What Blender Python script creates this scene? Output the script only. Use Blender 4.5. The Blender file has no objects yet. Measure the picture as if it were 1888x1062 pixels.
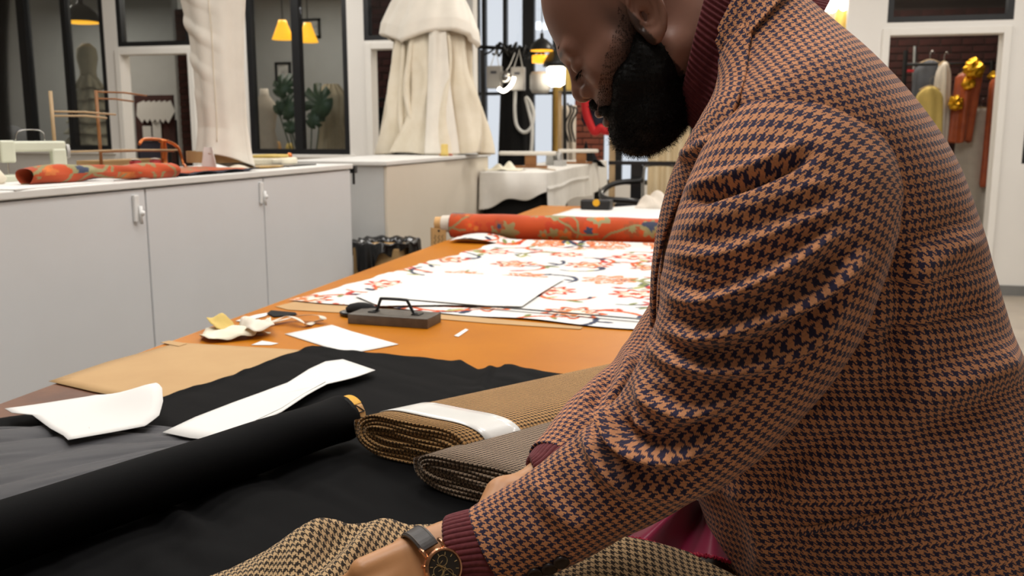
import bpy, math, random
import numpy as np
from mathutils import Vector, Matrix, noise
from mathutils.bvhtree import BVHTree

# ---------------------------------------------------------------- camera, world, lights, exposure
SC = bpy.context.scene
COL = SC.collection
F, CX, CY = 1700.0, 944.0, 531.0            # focal length and centre in pixels of the 1888 x 1062 frame
PITCH = math.atan(285 / F)
YAW = math.atan(418 / math.hypot(F, 285))
EYE = 1.42
cam_d = bpy.data.cameras.new('camera')
cam_d.sensor_width = 36.0
cam_d.lens = 36.0 * F / 1888.0
cam_d.clip_start = 0.02
cam_d.dof.use_dof = True
cam_d.dof.focus_distance = 1.15
cam_d.dof.aperture_fstop = 9.0
cam = bpy.data.objects.new('camera', cam_d)
COL.objects.link(cam)
cam.location = (0, 0, EYE)
cam.rotation_euler = (math.pi / 2 - PITCH, 0, YAW)
SC.camera = cam

w = bpy.data.worlds.new('overcast_sky')
SC.world = w
w.use_nodes = True
w.node_tree.nodes['Background'].inputs[0].default_value = (0.96, 0.98, 1.0, 1)
w.node_tree.nodes['Background'].inputs[1].default_value = 1.0

SC.view_settings.view_transform = 'Standard'
SC.view_settings.look = 'None'
SC.view_settings.gamma = 1.0
SC.view_settings.use_curve_mapping = False
SC.view_settings.exposure = -0.22

def area(name, loc, size, power, color=(1, 0.965, 0.92), size_y=None, rot=(0, 0, 0)):
    d = bpy.data.lights.new(name, 'AREA')
    d.energy = power
    d.color = color
    d.shape = 'RECTANGLE'
    d.size = size
    d.size_y = size_y or size
    o = bpy.data.objects.new(name, d)
    COL.objects.link(o)
    o.location = loc
    o.rotation_euler = rot
    return o
# rows of long ceiling lamps over the workroom
for (lx, ly, pw) in ((-1.9, 1.9, 42), (-0.55, 0.75, 42), (-2.3, 4.6, 46), (-0.1, 2.6, 36), (0.5, 4.8, 50), (-0.8, 7.3, 50), (2.4, 6.6, 60), (-4.6, 7.2, 60), (-4.4, 4.2, 46), (2.6, 3.4, 46)):
    area('ceiling_lamp', (lx, ly, 3.75), 0.5, pw, size_y=1.5)
# lamps of the rooms behind
for (lx, ly, lz, pw) in ((-8.8, 10.4, 3.2, 48), (-5.4, 10.6, 3.2, 30), (-0.6, 10.4, 3.5, 60), (1.7, 10.0, 3.0, 20)):
    area('back_room_lamp', (lx, ly, lz), 0.7, pw, (1, 0.9, 0.76))

# ---------------------------------------------------------------- camera maths used to measure the place
fw = np.array([-math.sin(YAW) * math.cos(PITCH), math.cos(YAW) * math.cos(PITCH), -math.sin(PITCH)])
rt = np.array([math.cos(YAW), math.sin(YAW), 0.0])
upv = np.cross(rt, fw)
CAM = np.array([0, 0, EYE])
def ray(px, py): return fw + rt * (px - CX) / F - upv * (py - CY) / F
def D(px, py, z): return CAM + z * ray(px, py)
def onZ(px, py, h):
    d = ray(px, py); return CAM + d * (h - EYE) / d[2]
def onY(px, py, y):
    d = ray(px, py); return CAM + d * y / d[1]
def onX(px, py, x):
    d = ray(px, py); return CAM + d * x / d[0]
def proj(P):
    v = np.asarray(P) - CAM; z = v @ fw
    return CX + F * (v @ rt) / z, CY - F * (v @ upv) / z

# ---------------------------------------------------------------- materials
def lin(c):
    if isinstance(c, str):
        c = [int(c[i:i + 2], 16) / 255 for i in (0, 2, 4)]
        c = [(x / 12.92 if x <= 0.04045 else ((x + 0.055) / 1.055) ** 2.4) for x in c]
    return (c[0], c[1], c[2], 1.0)
class NT:
    def __init__(s, name):
        s.m = bpy.data.materials.new(name); s.m.use_nodes = True
        s.t = s.m.node_tree; s.n = s.t.nodes
        s.b = s.n['Principled BSDF']; s.out = s.n['Material Output']
    def add(s, typ, **kw):
        n = s.n.new(typ)
        for k, v in kw.items(): setattr(n, k, v)
        return n
    def link(s, a, b): s.t.links.new(a, b)
    def val(s, sock, v):
        if hasattr(v, 'is_output'): s.link(v, sock)
        else: sock.default_value = v
    def math(s, op, a, b=0.0, c=None):
        n = s.add('ShaderNodeMath', operation=op); s.val(n.inputs[0], a); s.val(n.inputs[1], b)
        if c is not None: s.val(n.inputs[2], c)
        return n.outputs[0]
    def mix(s, f, a, b):
        n = s.add('ShaderNodeMix', data_type='RGBA'); s.val(n.inputs[0], f); s.val(n.inputs[6], a); s.val(n.inputs[7], b)
        return n.outputs[2]
    def noise(s, scale, detail=3.0, coord='Object', rough=0.55):
        tc = s.add('ShaderNodeTexCoord'); n = s.add('ShaderNodeTexNoise')
        n.inputs['Scale'].default_value = scale; n.inputs['Detail'].default_value = detail; n.inputs['Roughness'].default_value = rough
        s.link(tc.outputs[coord], n.inputs['Vector']); return n.outputs['Fac']
    def ramp(s, f, lo, hi):
        n = s.add('ShaderNodeMapRange'); s.val(n.inputs[0], f); n.inputs[1].default_value = lo; n.inputs[2].default_value = hi
        return n.outputs[0]
    def bump(s, h, strength, dist):
        n = s.add('ShaderNodeBump'); n.inputs['Strength'].default_value = strength; n.inputs['Distance'].default_value = dist
        s.link(h, n.inputs['Height']); s.link(n.outputs[0], s.b.inputs['Normal'])
M = {}
def mat(name, c, rough=0.6, var=0.08, vscale=6.0, bump=0.0, bscale=60.0, bdist=0.002, metal=0.0, sheen=0.0, c2=None, coat=0.0, spec=0.5, alpha=None, trans=0.0, emit=None, estr=0.0, sss=0.0):
    t = NT(name); c = lin(c)
    c2 = lin(c2) if c2 is not None else tuple(x * (1 - 2.2 * var) for x in c[:3]) + (1,)
    f = t.ramp(t.noise(vscale, 4), 0.3, 0.72)
    t.link(t.mix(f, c, c2), t.b.inputs['Base Color'])
    t.b.inputs['Roughness'].default_value = rough; t.b.inputs['Metallic'].default_value = metal
    t.b.inputs['Sheen Weight'].default_value = sheen; t.b.inputs['Coat Weight'].default_value = coat
    t.b.inputs['Specular IOR Level'].default_value = spec
    t.b.inputs['Transmission Weight'].default_value = trans
    if sss: t.b.inputs['Subsurface Weight'].default_value = sss; t.b.inputs['Subsurface Radius'].default_value = (0.01, 0.004, 0.002); t.b.inputs['Subsurface Scale'].default_value = 0.5
    if alpha is not None: t.b.inputs['Alpha'].default_value = alpha
    if emit is not None:
        t.b.inputs['Emission Color'].default_value = lin(emit); t.b.inputs['Emission Strength'].default_value = estr
    if bump: t.bump(t.noise(bscale, 4), bump, bdist)
    M[name] = t.m
    return t.m
def houndstooth(name, period, ca, cb, rough=0.9, thread=0.25, blend=0.0):
    """true houndstooth: four dark and four light threads each way in a 2/2 twill, on metric UVs"""
    t = NT(name)
    uv = t.add('ShaderNodeUVMap'); sp = t.add('ShaderNodeSeparateXYZ'); t.link(uv.outputs[0], sp.inputs[0])
    nz = t.noise(900, 2); nz2 = t.noise(14, 3)
    k = 8.0 / period
    wob = t.math('MULTIPLY', t.math('SUBTRACT', nz, 0.5), 0.8)
    fu = t.math('ADD', t.math('MULTIPLY', sp.outputs[0], k), wob)
    fv = t.math('ADD', t.math('MULTIPLY', sp.outputs[1], k), wob)
    u, v = t.math('FLOOR', fu), t.math('FLOOR', fv)
    def mod(a, b): return t.math('FLOORED_MODULO', a, b)
    warp = t.math('LESS_THAN', mod(u, 8.0), 3.5)
    weft = t.math('LESS_THAN', mod(v, 8.0), 3.5)
    top = t.math('LESS_THAN', mod(t.math('ADD', u, v), 4.0), 1.5)
    f = t.math('ADD', t.math('MULTIPLY', warp, top), t.math('MULTIPLY', weft, t.math('SUBTRACT', 1.0, top)))
    var = t.math('MULTIPLY_ADD', nz, 0.7, 0.62)
    var2 = t.math('MULTIPLY_ADD', nz2, 0.3, 0.85)
    c = t.mix(f, lin(cb), lin(ca))
    hs = t.add('ShaderNodeHueSaturation'); t.link(c, hs.inputs['Color']); t.link(t.math('MULTIPLY', var, var2), hs.inputs['Value'])
    t.link(hs.outputs[0], t.b.inputs['Base Color'])
    t.b.inputs['Roughness'].default_value = rough; t.b.inputs['Specular IOR Level'].default_value = 0.15
    t.b.inputs['Sheen Weight'].default_value = 0.15; t.b.inputs['Sheen Roughness'].default_value = 0.5
    # thread relief
    fr = t.math('ABSOLUTE', t.math('SUBTRACT', t.math('FRACT', t.math('MULTIPLY', t.math('ADD', fu, fv), 0.5)), 0.5))
    t.bump(t.math('ADD', fr, nz), thread, 0.0015)
    M[name] = t.m
    return t.m
def vcol(name, rough=0.8, bump=0.0, bscale=400, sheen=0.0, spec=0.3):
    t = NT(name)
    a = t.add('ShaderNodeVertexColor', layer_name='Col')
    n = t.math('MULTIPLY_ADD', t.noise(240, 3), 0.24, 0.88)
    hs = t.add('ShaderNodeHueSaturation'); t.link(a.outputs[0], hs.inputs['Color']); t.link(n, hs.inputs['Value'])
    t.link(hs.outputs[0], t.b.inputs['Base Color'])
    t.b.inputs['Roughness'].default_value = rough; t.b.inputs['Sheen Weight'].default_value = sheen; t.b.inputs['Specular IOR Level'].default_value = spec
    if bump: t.bump(t.noise(bscale, 3), bump, 0.001)
    M[name] = t.m
    return t.m
def glass(name, tint=(0.9, 0.93, 0.95), refl=1.0):
    t = NT(name)
    tr = t.add('ShaderNodeBsdfTransparent'); tr.inputs[0].default_value = (*tint, 1)
    gl = t.add('ShaderNodeBsdfGlossy'); gl.inputs['Roughness'].default_value = 0.02; gl.inputs[0].default_value = (refl, refl, refl, 1)
    fr = t.add('ShaderNodeFresnel'); fr.inputs[0].default_value = 1.5
    mx = t.add('ShaderNodeMixShader'); t.link(fr.outputs[0], mx.inputs[0]); t.link(tr.outputs[0], mx.inputs[1]); t.link(gl.outputs[0], mx.inputs[2])
    t.link(mx.outputs[0], t.out.inputs['Surface'])
    M[name] = t.m
    return t.m

mat('white_paint', 'EDEAE4', 0.55, 0.02, 2, 0.05, 90)
mat('trim_white', 'F0EDE6', 0.4, 0.02, 3)
mat('warm_paint', 'EBE1CE', 0.55, 0.02, 2)
mat('ceiling_paint', 'E6E4DF', 0.8, 0.02, 2)
mat('concrete', 'B9AD9B', 0.32, 0.10, 3.2, 0.08, 30, c2='A3968A')
mat('grey_base', '7C7C7A', 0.6)
mat('black_frame', '1B1C1E', 0.42, 0.1)
mat('black_steel', '141416', 0.35, 0.1)
mat('grey_wall', 'A9AAA8', 0.7, 0.03)
mat('brick_dark', '4A2520', 0.85, 0.25, 9, 0.5, 80, c2='2C1512')
mat('brick_red', '8A4B38', 0.85, 0.25, 9, 0.5, 80, c2='6B3527')
mat('mortar', '40332E', 0.95, 0.1, 20)
mat('cabinet_white', 'DCDEE0', 0.45, 0.025, 1.6, c2='D6D7D8')
mat('cabinet_cream', 'DDD4C4', 0.45, 0.025, 1.6, c2='D6CCBA')
mat('cabinet_side', 'C4C5C4', 0.5, 0.02)
mat('worktop_white', 'E2E1DD', 0.4, 0.03)
mat('latch_white', 'E8E8E6', 0.3, 0.02)
mat('muslin', 'E2D9C6', 0.85, 0.05, 8, 0.25, 300, 0.001, sheen=0.1, c2='D8CDB6')
mat('muslin_white', 'E6E0D4', 0.85, 0.04, 8, 0.25, 300, 0.001)
mat('tablecloth', 'E4E1DA', 0.85, 0.04, 10, 0.25, 200, 0.001)
mat('ochre_board', 'BC7410', 0.42, 0.06, 3.5, 0.04, 300, 0.0006, c2='AE680E', spec=0.15)
mat('old_wood', '7A4A22', 0.42, 0.2, 7, 0.15, 60, c2='56301A')
mat('wood', '9C6B3C', 0.5, 0.15, 12, c2='7E5028')
mat('light_wood', 'B79B74', 0.55, 0.1, 12)
mat('kraft', 'BE9B6C', 0.8, 0.05, 6, 0.15, 200, 0.0006, c2='B69264')
mat('paper', 'E3E2DF', 0.75, 0.015, 4)
mat('paper_grey', 'DAD9D6', 0.8, 0.03)
mat('pencil', '868480', 0.9)
mat('black_cloth', '070708', 0.75, 0.25, 5, 0.3, 900, 0.0006, spec=0.08, c2='050506')
mat('charcoal_cloth', '35353A', 0.6, 0.12, 5, 0.2, 900, 0.0006, sheen=0.25, spec=0.3, c2='2B2B30')
mat('black_felt', '08080A', 0.95, 0.2, 6)
mat('black_plastic', '0B0B0C', 0.3, 0.1)
mat('bin_bag', '0D0D0F', 0.22, 0.2, spec=0.6)
mat('cardboard', 'A98A5C', 0.8, 0.06, 5, c2='9A7B4F')
mat('iron', '6E6860', 0.45, 0.2, 25, 0.3, 120, 0.0006, metal=0.45, c2='544F49')
mat('steel', 'B8B8B6', 0.25, 0.05, metal=1.0)
mat('brass', 'C7A25A', 0.28, 0.1, metal=1.0)
mat('rose_gold', 'D9A07C', 0.18, 0.04, metal=1.0)
mat('copper', 'D07A45', 0.28, 0.1, metal=0.9)
mat('red_thread', 'A80F14', 0.6, 0.15, 60)
mat('yellow_label', 'E0A50E', 0.5, 0.06)
mat('tan_card', 'D2A56B', 0.7, 0.06)
mat('ink', '2A2521', 0.7)
mat('tape', 'EAEAE6', 0.28, 0.03, 8, 0.35, 26, 0.002, coat=0.4, c2='DCDDDA')
mat('ribbon', 'E9DFCE', 0.5, 0.05)
mat('cream_cloth', 'EFE8D2', 0.8, 0.06, 20)
mat('burgundy_satin', '9C1E48', 0.38, 0.15, 6, sheen=0.3, c2='86173E')
mat('burgundy_edge', 'B01238', 0.7, 0.2, 60)
mat('knit', '74383C', 0.85, 0.12, 200, 0.35, 700, 0.0008, sheen=0.12, spec=0.2, c2='5E2A30')
mat('skin', '7E5138', 0.46, 0.10, 14, 0.12, 420, 0.0005, c2='6E4430', spec=0.4, sss=0.06)
mat('hair', '0B0908', 0.6, 0.2, 80, spec=0.25)
mat('eye_white', 'C9C2B8', 0.15, 0.02)
mat('leather', '3A3431', 0.45, 0.15, 60, 0.35, 240, 0.0005, c2='2C2725')
mat('stitch', '7A726A', 0.7)
mat('dial', '2B2622', 0.3, 0.05)
mat('gold_mark', 'E3C58E', 0.25, 0.03, metal=0.7)
mat('seam', '1B1928', 0.95)
mat('button', '2A1F22', 0.35, 0.15)
mat('navy_cloth', '161A2C', 0.85, 0.1)
mat('shoe', '1E1512', 0.35, 0.1)
mat('lamp_dark', '2A2B2B', 0.35, 0.1, metal=0.3)
mat('lamp_yellow', 'F2B63A', 0.5, 0.02, emit='FFB52E', estr=1.6)
mat('lamp_white', 'FFF6E4', 0.5, 0.01, emit='FFF4E0', estr=9.0)
mat('lamp_glow', 'FFE9B0', 0.5, 0.01, emit='FFD98A', estr=5.0)
mat('plant_green', '2E4A2C', 0.45, 0.2, 10, c2='1F3A22')
mat('terracotta', '8A5A3E', 0.8)
mat('ruffle_cloth', 'B9B29A', 0.85, 0.08, 12)
mat('lace_cloth', 'B8A98C', 0.9, 0.1, 60, 0.4, 90)
mat('red_cloth', 'C01018', 0.7, 0.08)
mat('gold_foil', 'E8B62A', 0.25, 0.15, 40, 0.6, 60, 0.004, metal=0.7, c2='C98A12')
mat('orange_silk', 'B8592A', 0.4, 0.15, 12, sheen=0.2, c2='9A4522')
mat('pale_cloth', 'D8CEC0', 0.8, 0.06, 12)
mat('yellow_cloth', 'D8BC6A', 0.75, 0.08, 8)
mat('grey_garment', '5A5C62', 0.8, 0.1)
mat('blue_plastic', 'B9C6D2', 0.35, 0.03)
mat('curtain', 'D9C6A2', 0.85, 0.05, 8)
mat('machine_body', 'DDE0CC', 0.3, 0.04)
mat('grey_plastic', 'B8B6B2', 0.45, 0.04)
mat('hose_white', 'DADBD8', 0.4, 0.03)
mat('plastic_film', 'D6D3CE', 0.25, 0.05, alpha=0.75)
mat('picture', '8E8E8C', 0.6, 0.2, 14, c2='D0CECA')
vcol('floral_print', 0.85, 0.2)
vcol('orange_print', 0.85, 0.25, sheen=0.2)
houndstooth('jacket_tweed', 0.0088, 'D9986C', '37324A', thread=0.35)
houndstooth('bolt_tweed_gold', 0.0072, 'C89C66', '2A1C14', thread=0.3)
houndstooth('bolt_tweed_grey', 0.0072, 'A48E78', '2B231E', thread=0.3)
houndstooth('drape_tweed', 0.0090, 'C2A37A', '2A2017', thread=0.3)
glass('window_glass')
glass('sky_glass', (0.95, 0.97, 1.0))

# ---------------------------------------------------------------- geometry helpers
ABS = {}
def J(*parts):
    V, Fc, n = [], [], 0
    for p in parts:
        v, f = p[0], p[1]
        v = np.asarray(v, float).reshape(-1, 3); V.append(v)
        Fc += [tuple(i + n for i in q) for q in f]; n += len(v)
    return np.vstack(V), Fc
def obj(name, geo, m, parent=None, uv=None, col=None, smooth=False, bevel=0.0, solid=0.0, subsurf=0):
    V = np.asarray(geo[0], float).reshape(-1, 3); Fc = geo[1]
    base = np.array([(V[:, 0].min() + V[:, 0].max()) / 2, (V[:, 1].min() + V[:, 1].max()) / 2, V[:, 2].min()])
    me = bpy.data.meshes.new(name)
    if isinstance(Fc, np.ndarray):
        nf, k = Fc.shape
        me.vertices.add(len(V)); me.vertices.foreach_set('co', (V - base).astype(np.float32).ravel())
        me.loops.add(nf * k); me.loops.foreach_set('vertex_index', Fc.astype(np.int32).ravel())
        me.polygons.add(nf); me.polygons.foreach_set('loop_start', np.arange(0, nf * k, k, dtype=np.int32))
        me.update(calc_edges=True)
    else:
        me.from_pydata((V - base).tolist(), [], [list(f) for f in Fc]); me.update()
    me.materials.append(M[m])
    if uv is not None:
        li = np.empty(len(me.loops), np.int32); me.loops.foreach_get('vertex_index', li)
        l = me.uv_layers.new(name='UVMap'); l.data.foreach_set('uv', np.asarray(uv, np.float32)[li].ravel())
    if col is not None:
        a = me.color_attributes.new('Col', 'FLOAT_COLOR', 'POINT')
        c = np.ones((len(V), 4), np.float32); c[:, :3] = col; a.data.foreach_set('color', c.ravel())
    if smooth: me.polygons.foreach_set('use_smooth', np.ones(len(me.polygons), bool))
    o = bpy.data.objects.new(name, me); COL.objects.link(o)
    pb = np.zeros(3)
    if parent is not None:
        o.parent = parent; pb = ABS[parent.name]
    o.location = base - pb; ABS[o.name] = base
    if bevel:
        b = o.modifiers.new('bevel', 'BEVEL'); b.width = bevel; b.segments = 2; b.limit_method = 'ANGLE'
    if solid:
        s = o.modifiers.new('solid', 'SOLIDIFY'); s.thickness = solid; s.offset = -1
    if subsurf:
        s = o.modifiers.new('sub', 'SUBSURF'); s.levels = s.render_levels = subsurf
    return o
def tag(o, label=None, cat=None, group=None, kind=None):
    if label: o['label'] = label
    if cat: o['category'] = cat
    if group: o['group'] = group
    if kind: o['kind'] = kind
    return o
def thing(name, label, cat, loc, group=None):
    o = bpy.data.objects.new(name, None); COL.objects.link(o)
    o.empty_display_size = 0.05; o.location = loc; ABS[o.name] = np.asarray(loc, float)
    return tag(o, label, cat, group)
def inst(name, src, loc, parent=None, rotz=0.0, scale=None):
    """another object that shares the mesh of src, its origin at loc"""
    o = bpy.data.objects.new(name, src.data); COL.objects.link(o)
    for md in src.modifiers:
        n = o.modifiers.new(md.name, md.type)
        if md.type == 'BEVEL': n.width = md.width; n.segments = md.segments; n.limit_method = 'ANGLE'
        if md.type == 'SOLIDIFY': n.thickness = md.thickness; n.offset = md.offset
    loc = np.asarray(loc, float)
    if parent is not None: o.parent = parent; o.location = loc - ABS[parent.name]
    else: o.location = loc
    o.rotation_euler = (0, 0, rotz)
    if scale is not None: o.scale = scale
    ABS[o.name] = loc
    return o
def box(x0, x1, y0, y1, z0, z1):
    V = [(x, y, z) for z in (z0, z1) for y in (y0, y1) for x in (x0, x1)]
    return np.array(V, float), [(0, 2, 3, 1), (4, 5, 7, 6), (0, 1, 5, 4), (2, 6, 7, 3), (0, 4, 6, 2), (1, 3, 7, 5)]
def obox(c, sx, sy, sz, rz=0.0):
    """box standing on point c, turned by rz"""
    V, f = box(-sx / 2, sx / 2, -sy / 2, sy / 2, 0, sz)
    R = np.array([[math.cos(rz), -math.sin(rz), 0], [math.sin(rz), math.cos(rz), 0], [0, 0, 1]])
    return V @ R.T + np.asarray(c), f
def frame_of(t):
    t = t / np.linalg.norm(t)
    a = np.array([0, 0, 1.0]) if abs(t[2]) < 0.95 else np.array([1.0, 0, 0])
    u = np.cross(t, a); u /= np.linalg.norm(u)
    return u, np.cross(u, t)
def tube(path, rad, n=10, cap=True, ry=1.0):
    P = np.asarray(path, float); k = len(P)
    R = np.full(k, rad, float) if np.isscalar(rad) else np.asarray(rad, float)
    T = np.gradient(P, axis=0)
    V = []
    u = None
    for i in range(k):
        t = T[i] / (np.linalg.norm(T[i]) + 1e-12)
        if u is None: u, v = frame_of(t)
        else:
            u = u - t * (u @ t); u /= np.linalg.norm(u)
        v = np.cross(t, u)
        for j in range(n):
            a = 2 * math.pi * j / n
            V.append(P[i] + R[i] * (math.cos(a) * u + ry * math.sin(a) * v))
    Fc = [(i * n + j, i * n + (j + 1) % n, (i + 1) * n + (j + 1) % n, (i + 1) * n + j) for i in range(k - 1) for j in range(n)]
    if cap: Fc += [tuple(range(n))[::-1], tuple(range((k - 1) * n, k * n))]
    return np.array(V), Fc
def cyl(p0, p1, r0, r1=None, n=16): return tube([p0, p1], [r0, r0 if r1 is None else r1], n)
def lathe(c, prof, n=24, sx=1.0, sy=1.0):
    c = np.asarray(c, float); V = []
    for (r, z) in prof:
        for j in range(n):
            a = 2 * math.pi * j / n; V.append(c + (r * sx * math.cos(a), r * sy * math.sin(a), z))
    k = len(prof)
    Fc = [(i * n + j, i * n + (j + 1) % n, (i + 1) * n + (j + 1) % n, (i + 1) * n + j) for i in range(k - 1) for j in range(n)]
    Fc += [tuple(range(n))[::-1], tuple(range((k - 1) * n, k * n))]
    return np.array(V), Fc
def grid(fn, nu, nv, wrap=False):
    """fn(u, v) in 0..1 -> point; arrays allowed"""
    u, v = np.meshgrid(np.linspace(0, 1, nu), np.linspace(0, 1, nv), indexing='ij')
    P = np.stack(np.broadcast_arrays(*fn(u, v)), -1).reshape(-1, 3)
    i, j = np.meshgrid(np.arange(nu - 1), np.arange(nv - 1), indexing='ij')
    a = (i * nv + j).ravel()
    return P, np.stack([a, a + nv, a + nv + 1, a + 1], 1), u.ravel(), v.ravel()
def prism(pts, z0, z1):
    n = len(pts); V = [(p[0], p[1], z0) for p in pts] + [(p[0], p[1], z1) for p in pts]
    return np.array(V, float), [tuple(range(n))[::-1], tuple(range(n, 2 * n))] + [(i, (i + 1) % n, n + (i + 1) % n, n + i) for i in range(n)]
def spline(pts, n):
    """Catmull-Rom through points (any dimension)"""
    P = np.asarray(pts, float); P = np.vstack([2 * P[0] - P[1], P, 2 * P[-1] - P[-2]])
    m = len(P) - 3; out = []
    for t in np.linspace(0, m - 1e-9, n):
        i = int(t); f = t - i; a, b, c, d = P[i:i + 4]
        out.append(0.5 * ((2 * b) + (c - a) * f + (2 * a - 5 * b + 4 * c - d) * f * f + (3 * b - a - 3 * c + d) * f ** 3))
    return np.array(out)
def nz(x, y, s=1.0, seed=0.0):
    """smooth value noise on arrays"""
    x = np.asarray(x, float) * s + seed * 17.3; y = np.asarray(y, float) * s + seed * 5.1
    xi, yi = np.floor(x), np.floor(y); fx, fy = x - xi, y - yi
    def h(a, b): 
        v = np.sin(a * 127.1 + b * 311.7 + seed * 7.7) * 43758.5453; return v - np.floor(v)
    sx, sy = fx * fx * (3 - 2 * fx), fy * fy * (3 - 2 * fy)
    return (h(xi, yi) * (1 - sx) + h(xi + 1, yi) * sx) * (1 - sy) + (h(xi, yi + 1) * (1 - sx) + h(xi + 1, yi + 1) * sx) * sy - 0.5
def polydist(px, py, line):
    """distance to a polyline, signed side, and 0..1 position along it"""
    L = np.asarray(line, float); best = np.full(px.shape, 1e9); side = np.zeros_like(best); pos = np.zeros_like(best)
    seg = np.linalg.norm(np.diff(L, axis=0), axis=1); tot = seg.sum(); acc = 0
    for i in range(len(L) - 1):
        d = L[i + 1] - L[i]; t = np.clip(((px - L[i, 0]) * d[0] + (py - L[i, 1]) * d[1]) / (d @ d), 0, 1)
        qx, qy = px - L[i, 0] - t * d[0], py - L[i, 1] - t * d[1]; r = np.hypot(qx, qy)
        m = r < best; best[m] = r[m]; side[m] = (d[0] * qy - d[1] * qx)[m] / seg[i]; pos[m] = (acc + t * seg[i])[m] / tot
        acc += seg[i]
    return best, side, pos
def flat_sheet(pts, z, thick=0.0006, sub=1, curl=None):
    """flat sheet with a polygon outline (list of xy), small thickness; curl(x, y) -> extra height"""
    P = np.asarray(pts, float); n = len(P); c = P.mean(0)
    V = []; Fc = []
    rings = 6
    for k in range(rings):
        s = 1 - k / rings
        for p in P: V.append(c + (p - c) * s)
    V.append(c); V = np.array(V)
    for k in range(rings - 1):
        for i in range(n): Fc.append((k * n + i, k * n + (i + 1) % n, (k + 1) * n + (i + 1) % n, (k + 1) * n + i))
    for i in range(n): Fc.append(((rings - 1) * n + i, (rings - 1) * n + (i + 1) % n, rings * n))
    zz = np.full(len(V), z, float)
    if curl is not None: zz = zz + curl(V[:, 0], V[:, 1])
    return np.column_stack([V, zz]), Fc
def pxpoly(pts, h, closed_n=0):
    """outline given where it is seen on the plane z = h -> xy list"""
    Q = np.array([onZ(a, b, h)[:2] for a, b in pts])
    if closed_n:
        out = []
        for i in range(len(Q)):
            a, b = Q[i], Q[(i + 1) % len(Q)]
            for t in np.linspace(0, 1, closed_n, endpoint=False): out.append(a + (b - a) * t)
        Q = np.array(out)
    return Q
# ================================================================ the setting
YW, YB, TOPW = 8.886, 9.03, 4.0
def struct(name, geo, m, parent=None, bevel=0.0, **k):
    o = obj(name, geo, m, parent, bevel=bevel, **k)
    if parent is None: o['kind'] = 'structure'
    return o
struct('floor', box(-12.5, 6.5, -2.5, 13.5, -0.12, 0.0), 'concrete')
struct('ceiling', box(-12.5, 6.5, -2.5, 13.5, 4.0, 4.12), 'ceiling_paint')
struct('wall_left', box(-12.62, -12.5, -2.5, 13.5, 0, 4.0), 'white_paint')
struct('wall_front', box(-12.5, 6.5, -2.62, -2.5, 0, 4.0), 'grey_wall')
struct('wall_right', box(6.5, 6.62, -2.5, 13.5, 0, 4.0), 'white_paint')
# openings in the long partition at the back: x0, x1, z0, z1
W1 = (-11.6, -6.66, 1.235, 3.5); D1 = (-6.47, -5.66, 0.0, 2.25); T1 = (-6.50, -5.63, 2.335, 3.5)
W2 = (-4.98, -3.86, 1.205, 3.5); D2 = (-3.60, -2.85, 0.0, 2.25); T2 = (-3.68, -2.82, 2.335, 3.5)
AL = (-2.54, 0.90, 0.0, 3.6); D3 = (1.255, 2.165, 0.0, 2.265); T3 = (1.225, 2.235, 2.375, 3.5); W4 = (2.395, 4.4, 1.16, 3.5)
cols = [(-10, None), (W1[:2], [W1]), (None, None), (D1[:2], [D1, T1]), (W2[:2], [W2]), (D2[:2], [D2, T2]), (AL[:2], [AL]), (D3[:2], [D3, T3]), (W4[:2], [W4])]
parts = []; x = -12.5
for rng, ops in [c for c in cols if c[1]]:
    x0 = min(o[0] for o in ops); x1 = max(o[1] for o in ops)
    parts.append(box(x, x0, YW, YB, 0, TOPW))
    zs = 0.0
    for o in ops:
        if o[2] > zs: parts.append(box(x0, x1, YW, YB, zs, o[2]))
        if o[0] > x0: parts.append(box(x0, o[0], YW, YB, o[2], o[3]))
        if o[1] < x1: parts.append(box(o[1], x1, YW, YB, o[2], o[3]))
        zs = o[3]
    parts.append(box(x0, x1, YW, YB, zs, TOPW)); x = x1
parts.append(box(x, 6.5, YW, YB, 0, TOPW))
struct('wall_back', J(*parts), 'white_paint')
struct('baseboard_back', J(box(0.95, 1.2, YW - 0.02, YW, 0, 0.09), box(2.22, 6.5, YW - 0.02, YW, 0, 0.09)), 'grey_base')
tn = 0
def door_trim(d, t, n):
    w = 0.06
    parts = [box(d[0] - w, d[0], YW - 0.025, YW, 0, d[3] + w), box(d[1], d[1] + w, YW - 0.025, YW, 0, d[3] + w), box(d[0], d[1], YW - 0.025, YW, d[3], d[3] + w)]
    struct('trim_%d' % n, J(*parts), 'trim_white', bevel=0.004)
for n, (d, t) in enumerate(((D1, T1), (D2, T2), (D3, T3))): door_trim(d, t, n + 1)
def window(n, o, mull, fr=0.055, depth=0.09, gl='window_glass', y=YW, cross=()):
    x0, x1, z0, z1 = o
    ys, ye = y + 0.005, y + 0.005 + depth
    fo = struct('window_%d' % n, J(box(x0, x0 + fr, ys, ye, z0, z1), box(x1 - fr, x1, ys, ye, z0, z1), box(x0 + fr, x1 - fr, ys, ye, z0, z0 + fr), box(x0 + fr, x1 - fr, ys, ye, z1 - fr, z1)), 'black_frame')
    xs = [x0 + fr]
    for (mx, mw) in mull:
        struct('mullion', box(mx - mw / 2, mx + mw / 2, ys, ye, z0 + fr, z1 - fr), 'black_frame', fo); xs += [mx - mw / 2, mx + mw / 2]
    xs.append(x1 - fr)
    for cz in cross:
        for k in range(0, len(xs), 2): struct('glazing_bar', box(xs[k], xs[k + 1], ys + 0.01, ye - 0.01, cz - 0.02, cz + 0.02), 'black_frame', fo)
    for k in range(0, len(xs), 2):
        struct('pane', box(xs[k], xs[k + 1], ys + depth * 0.5, ys + depth * 0.5 + 0.006, z0 + fr, z1 - fr), gl, fo)
    return fo
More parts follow.
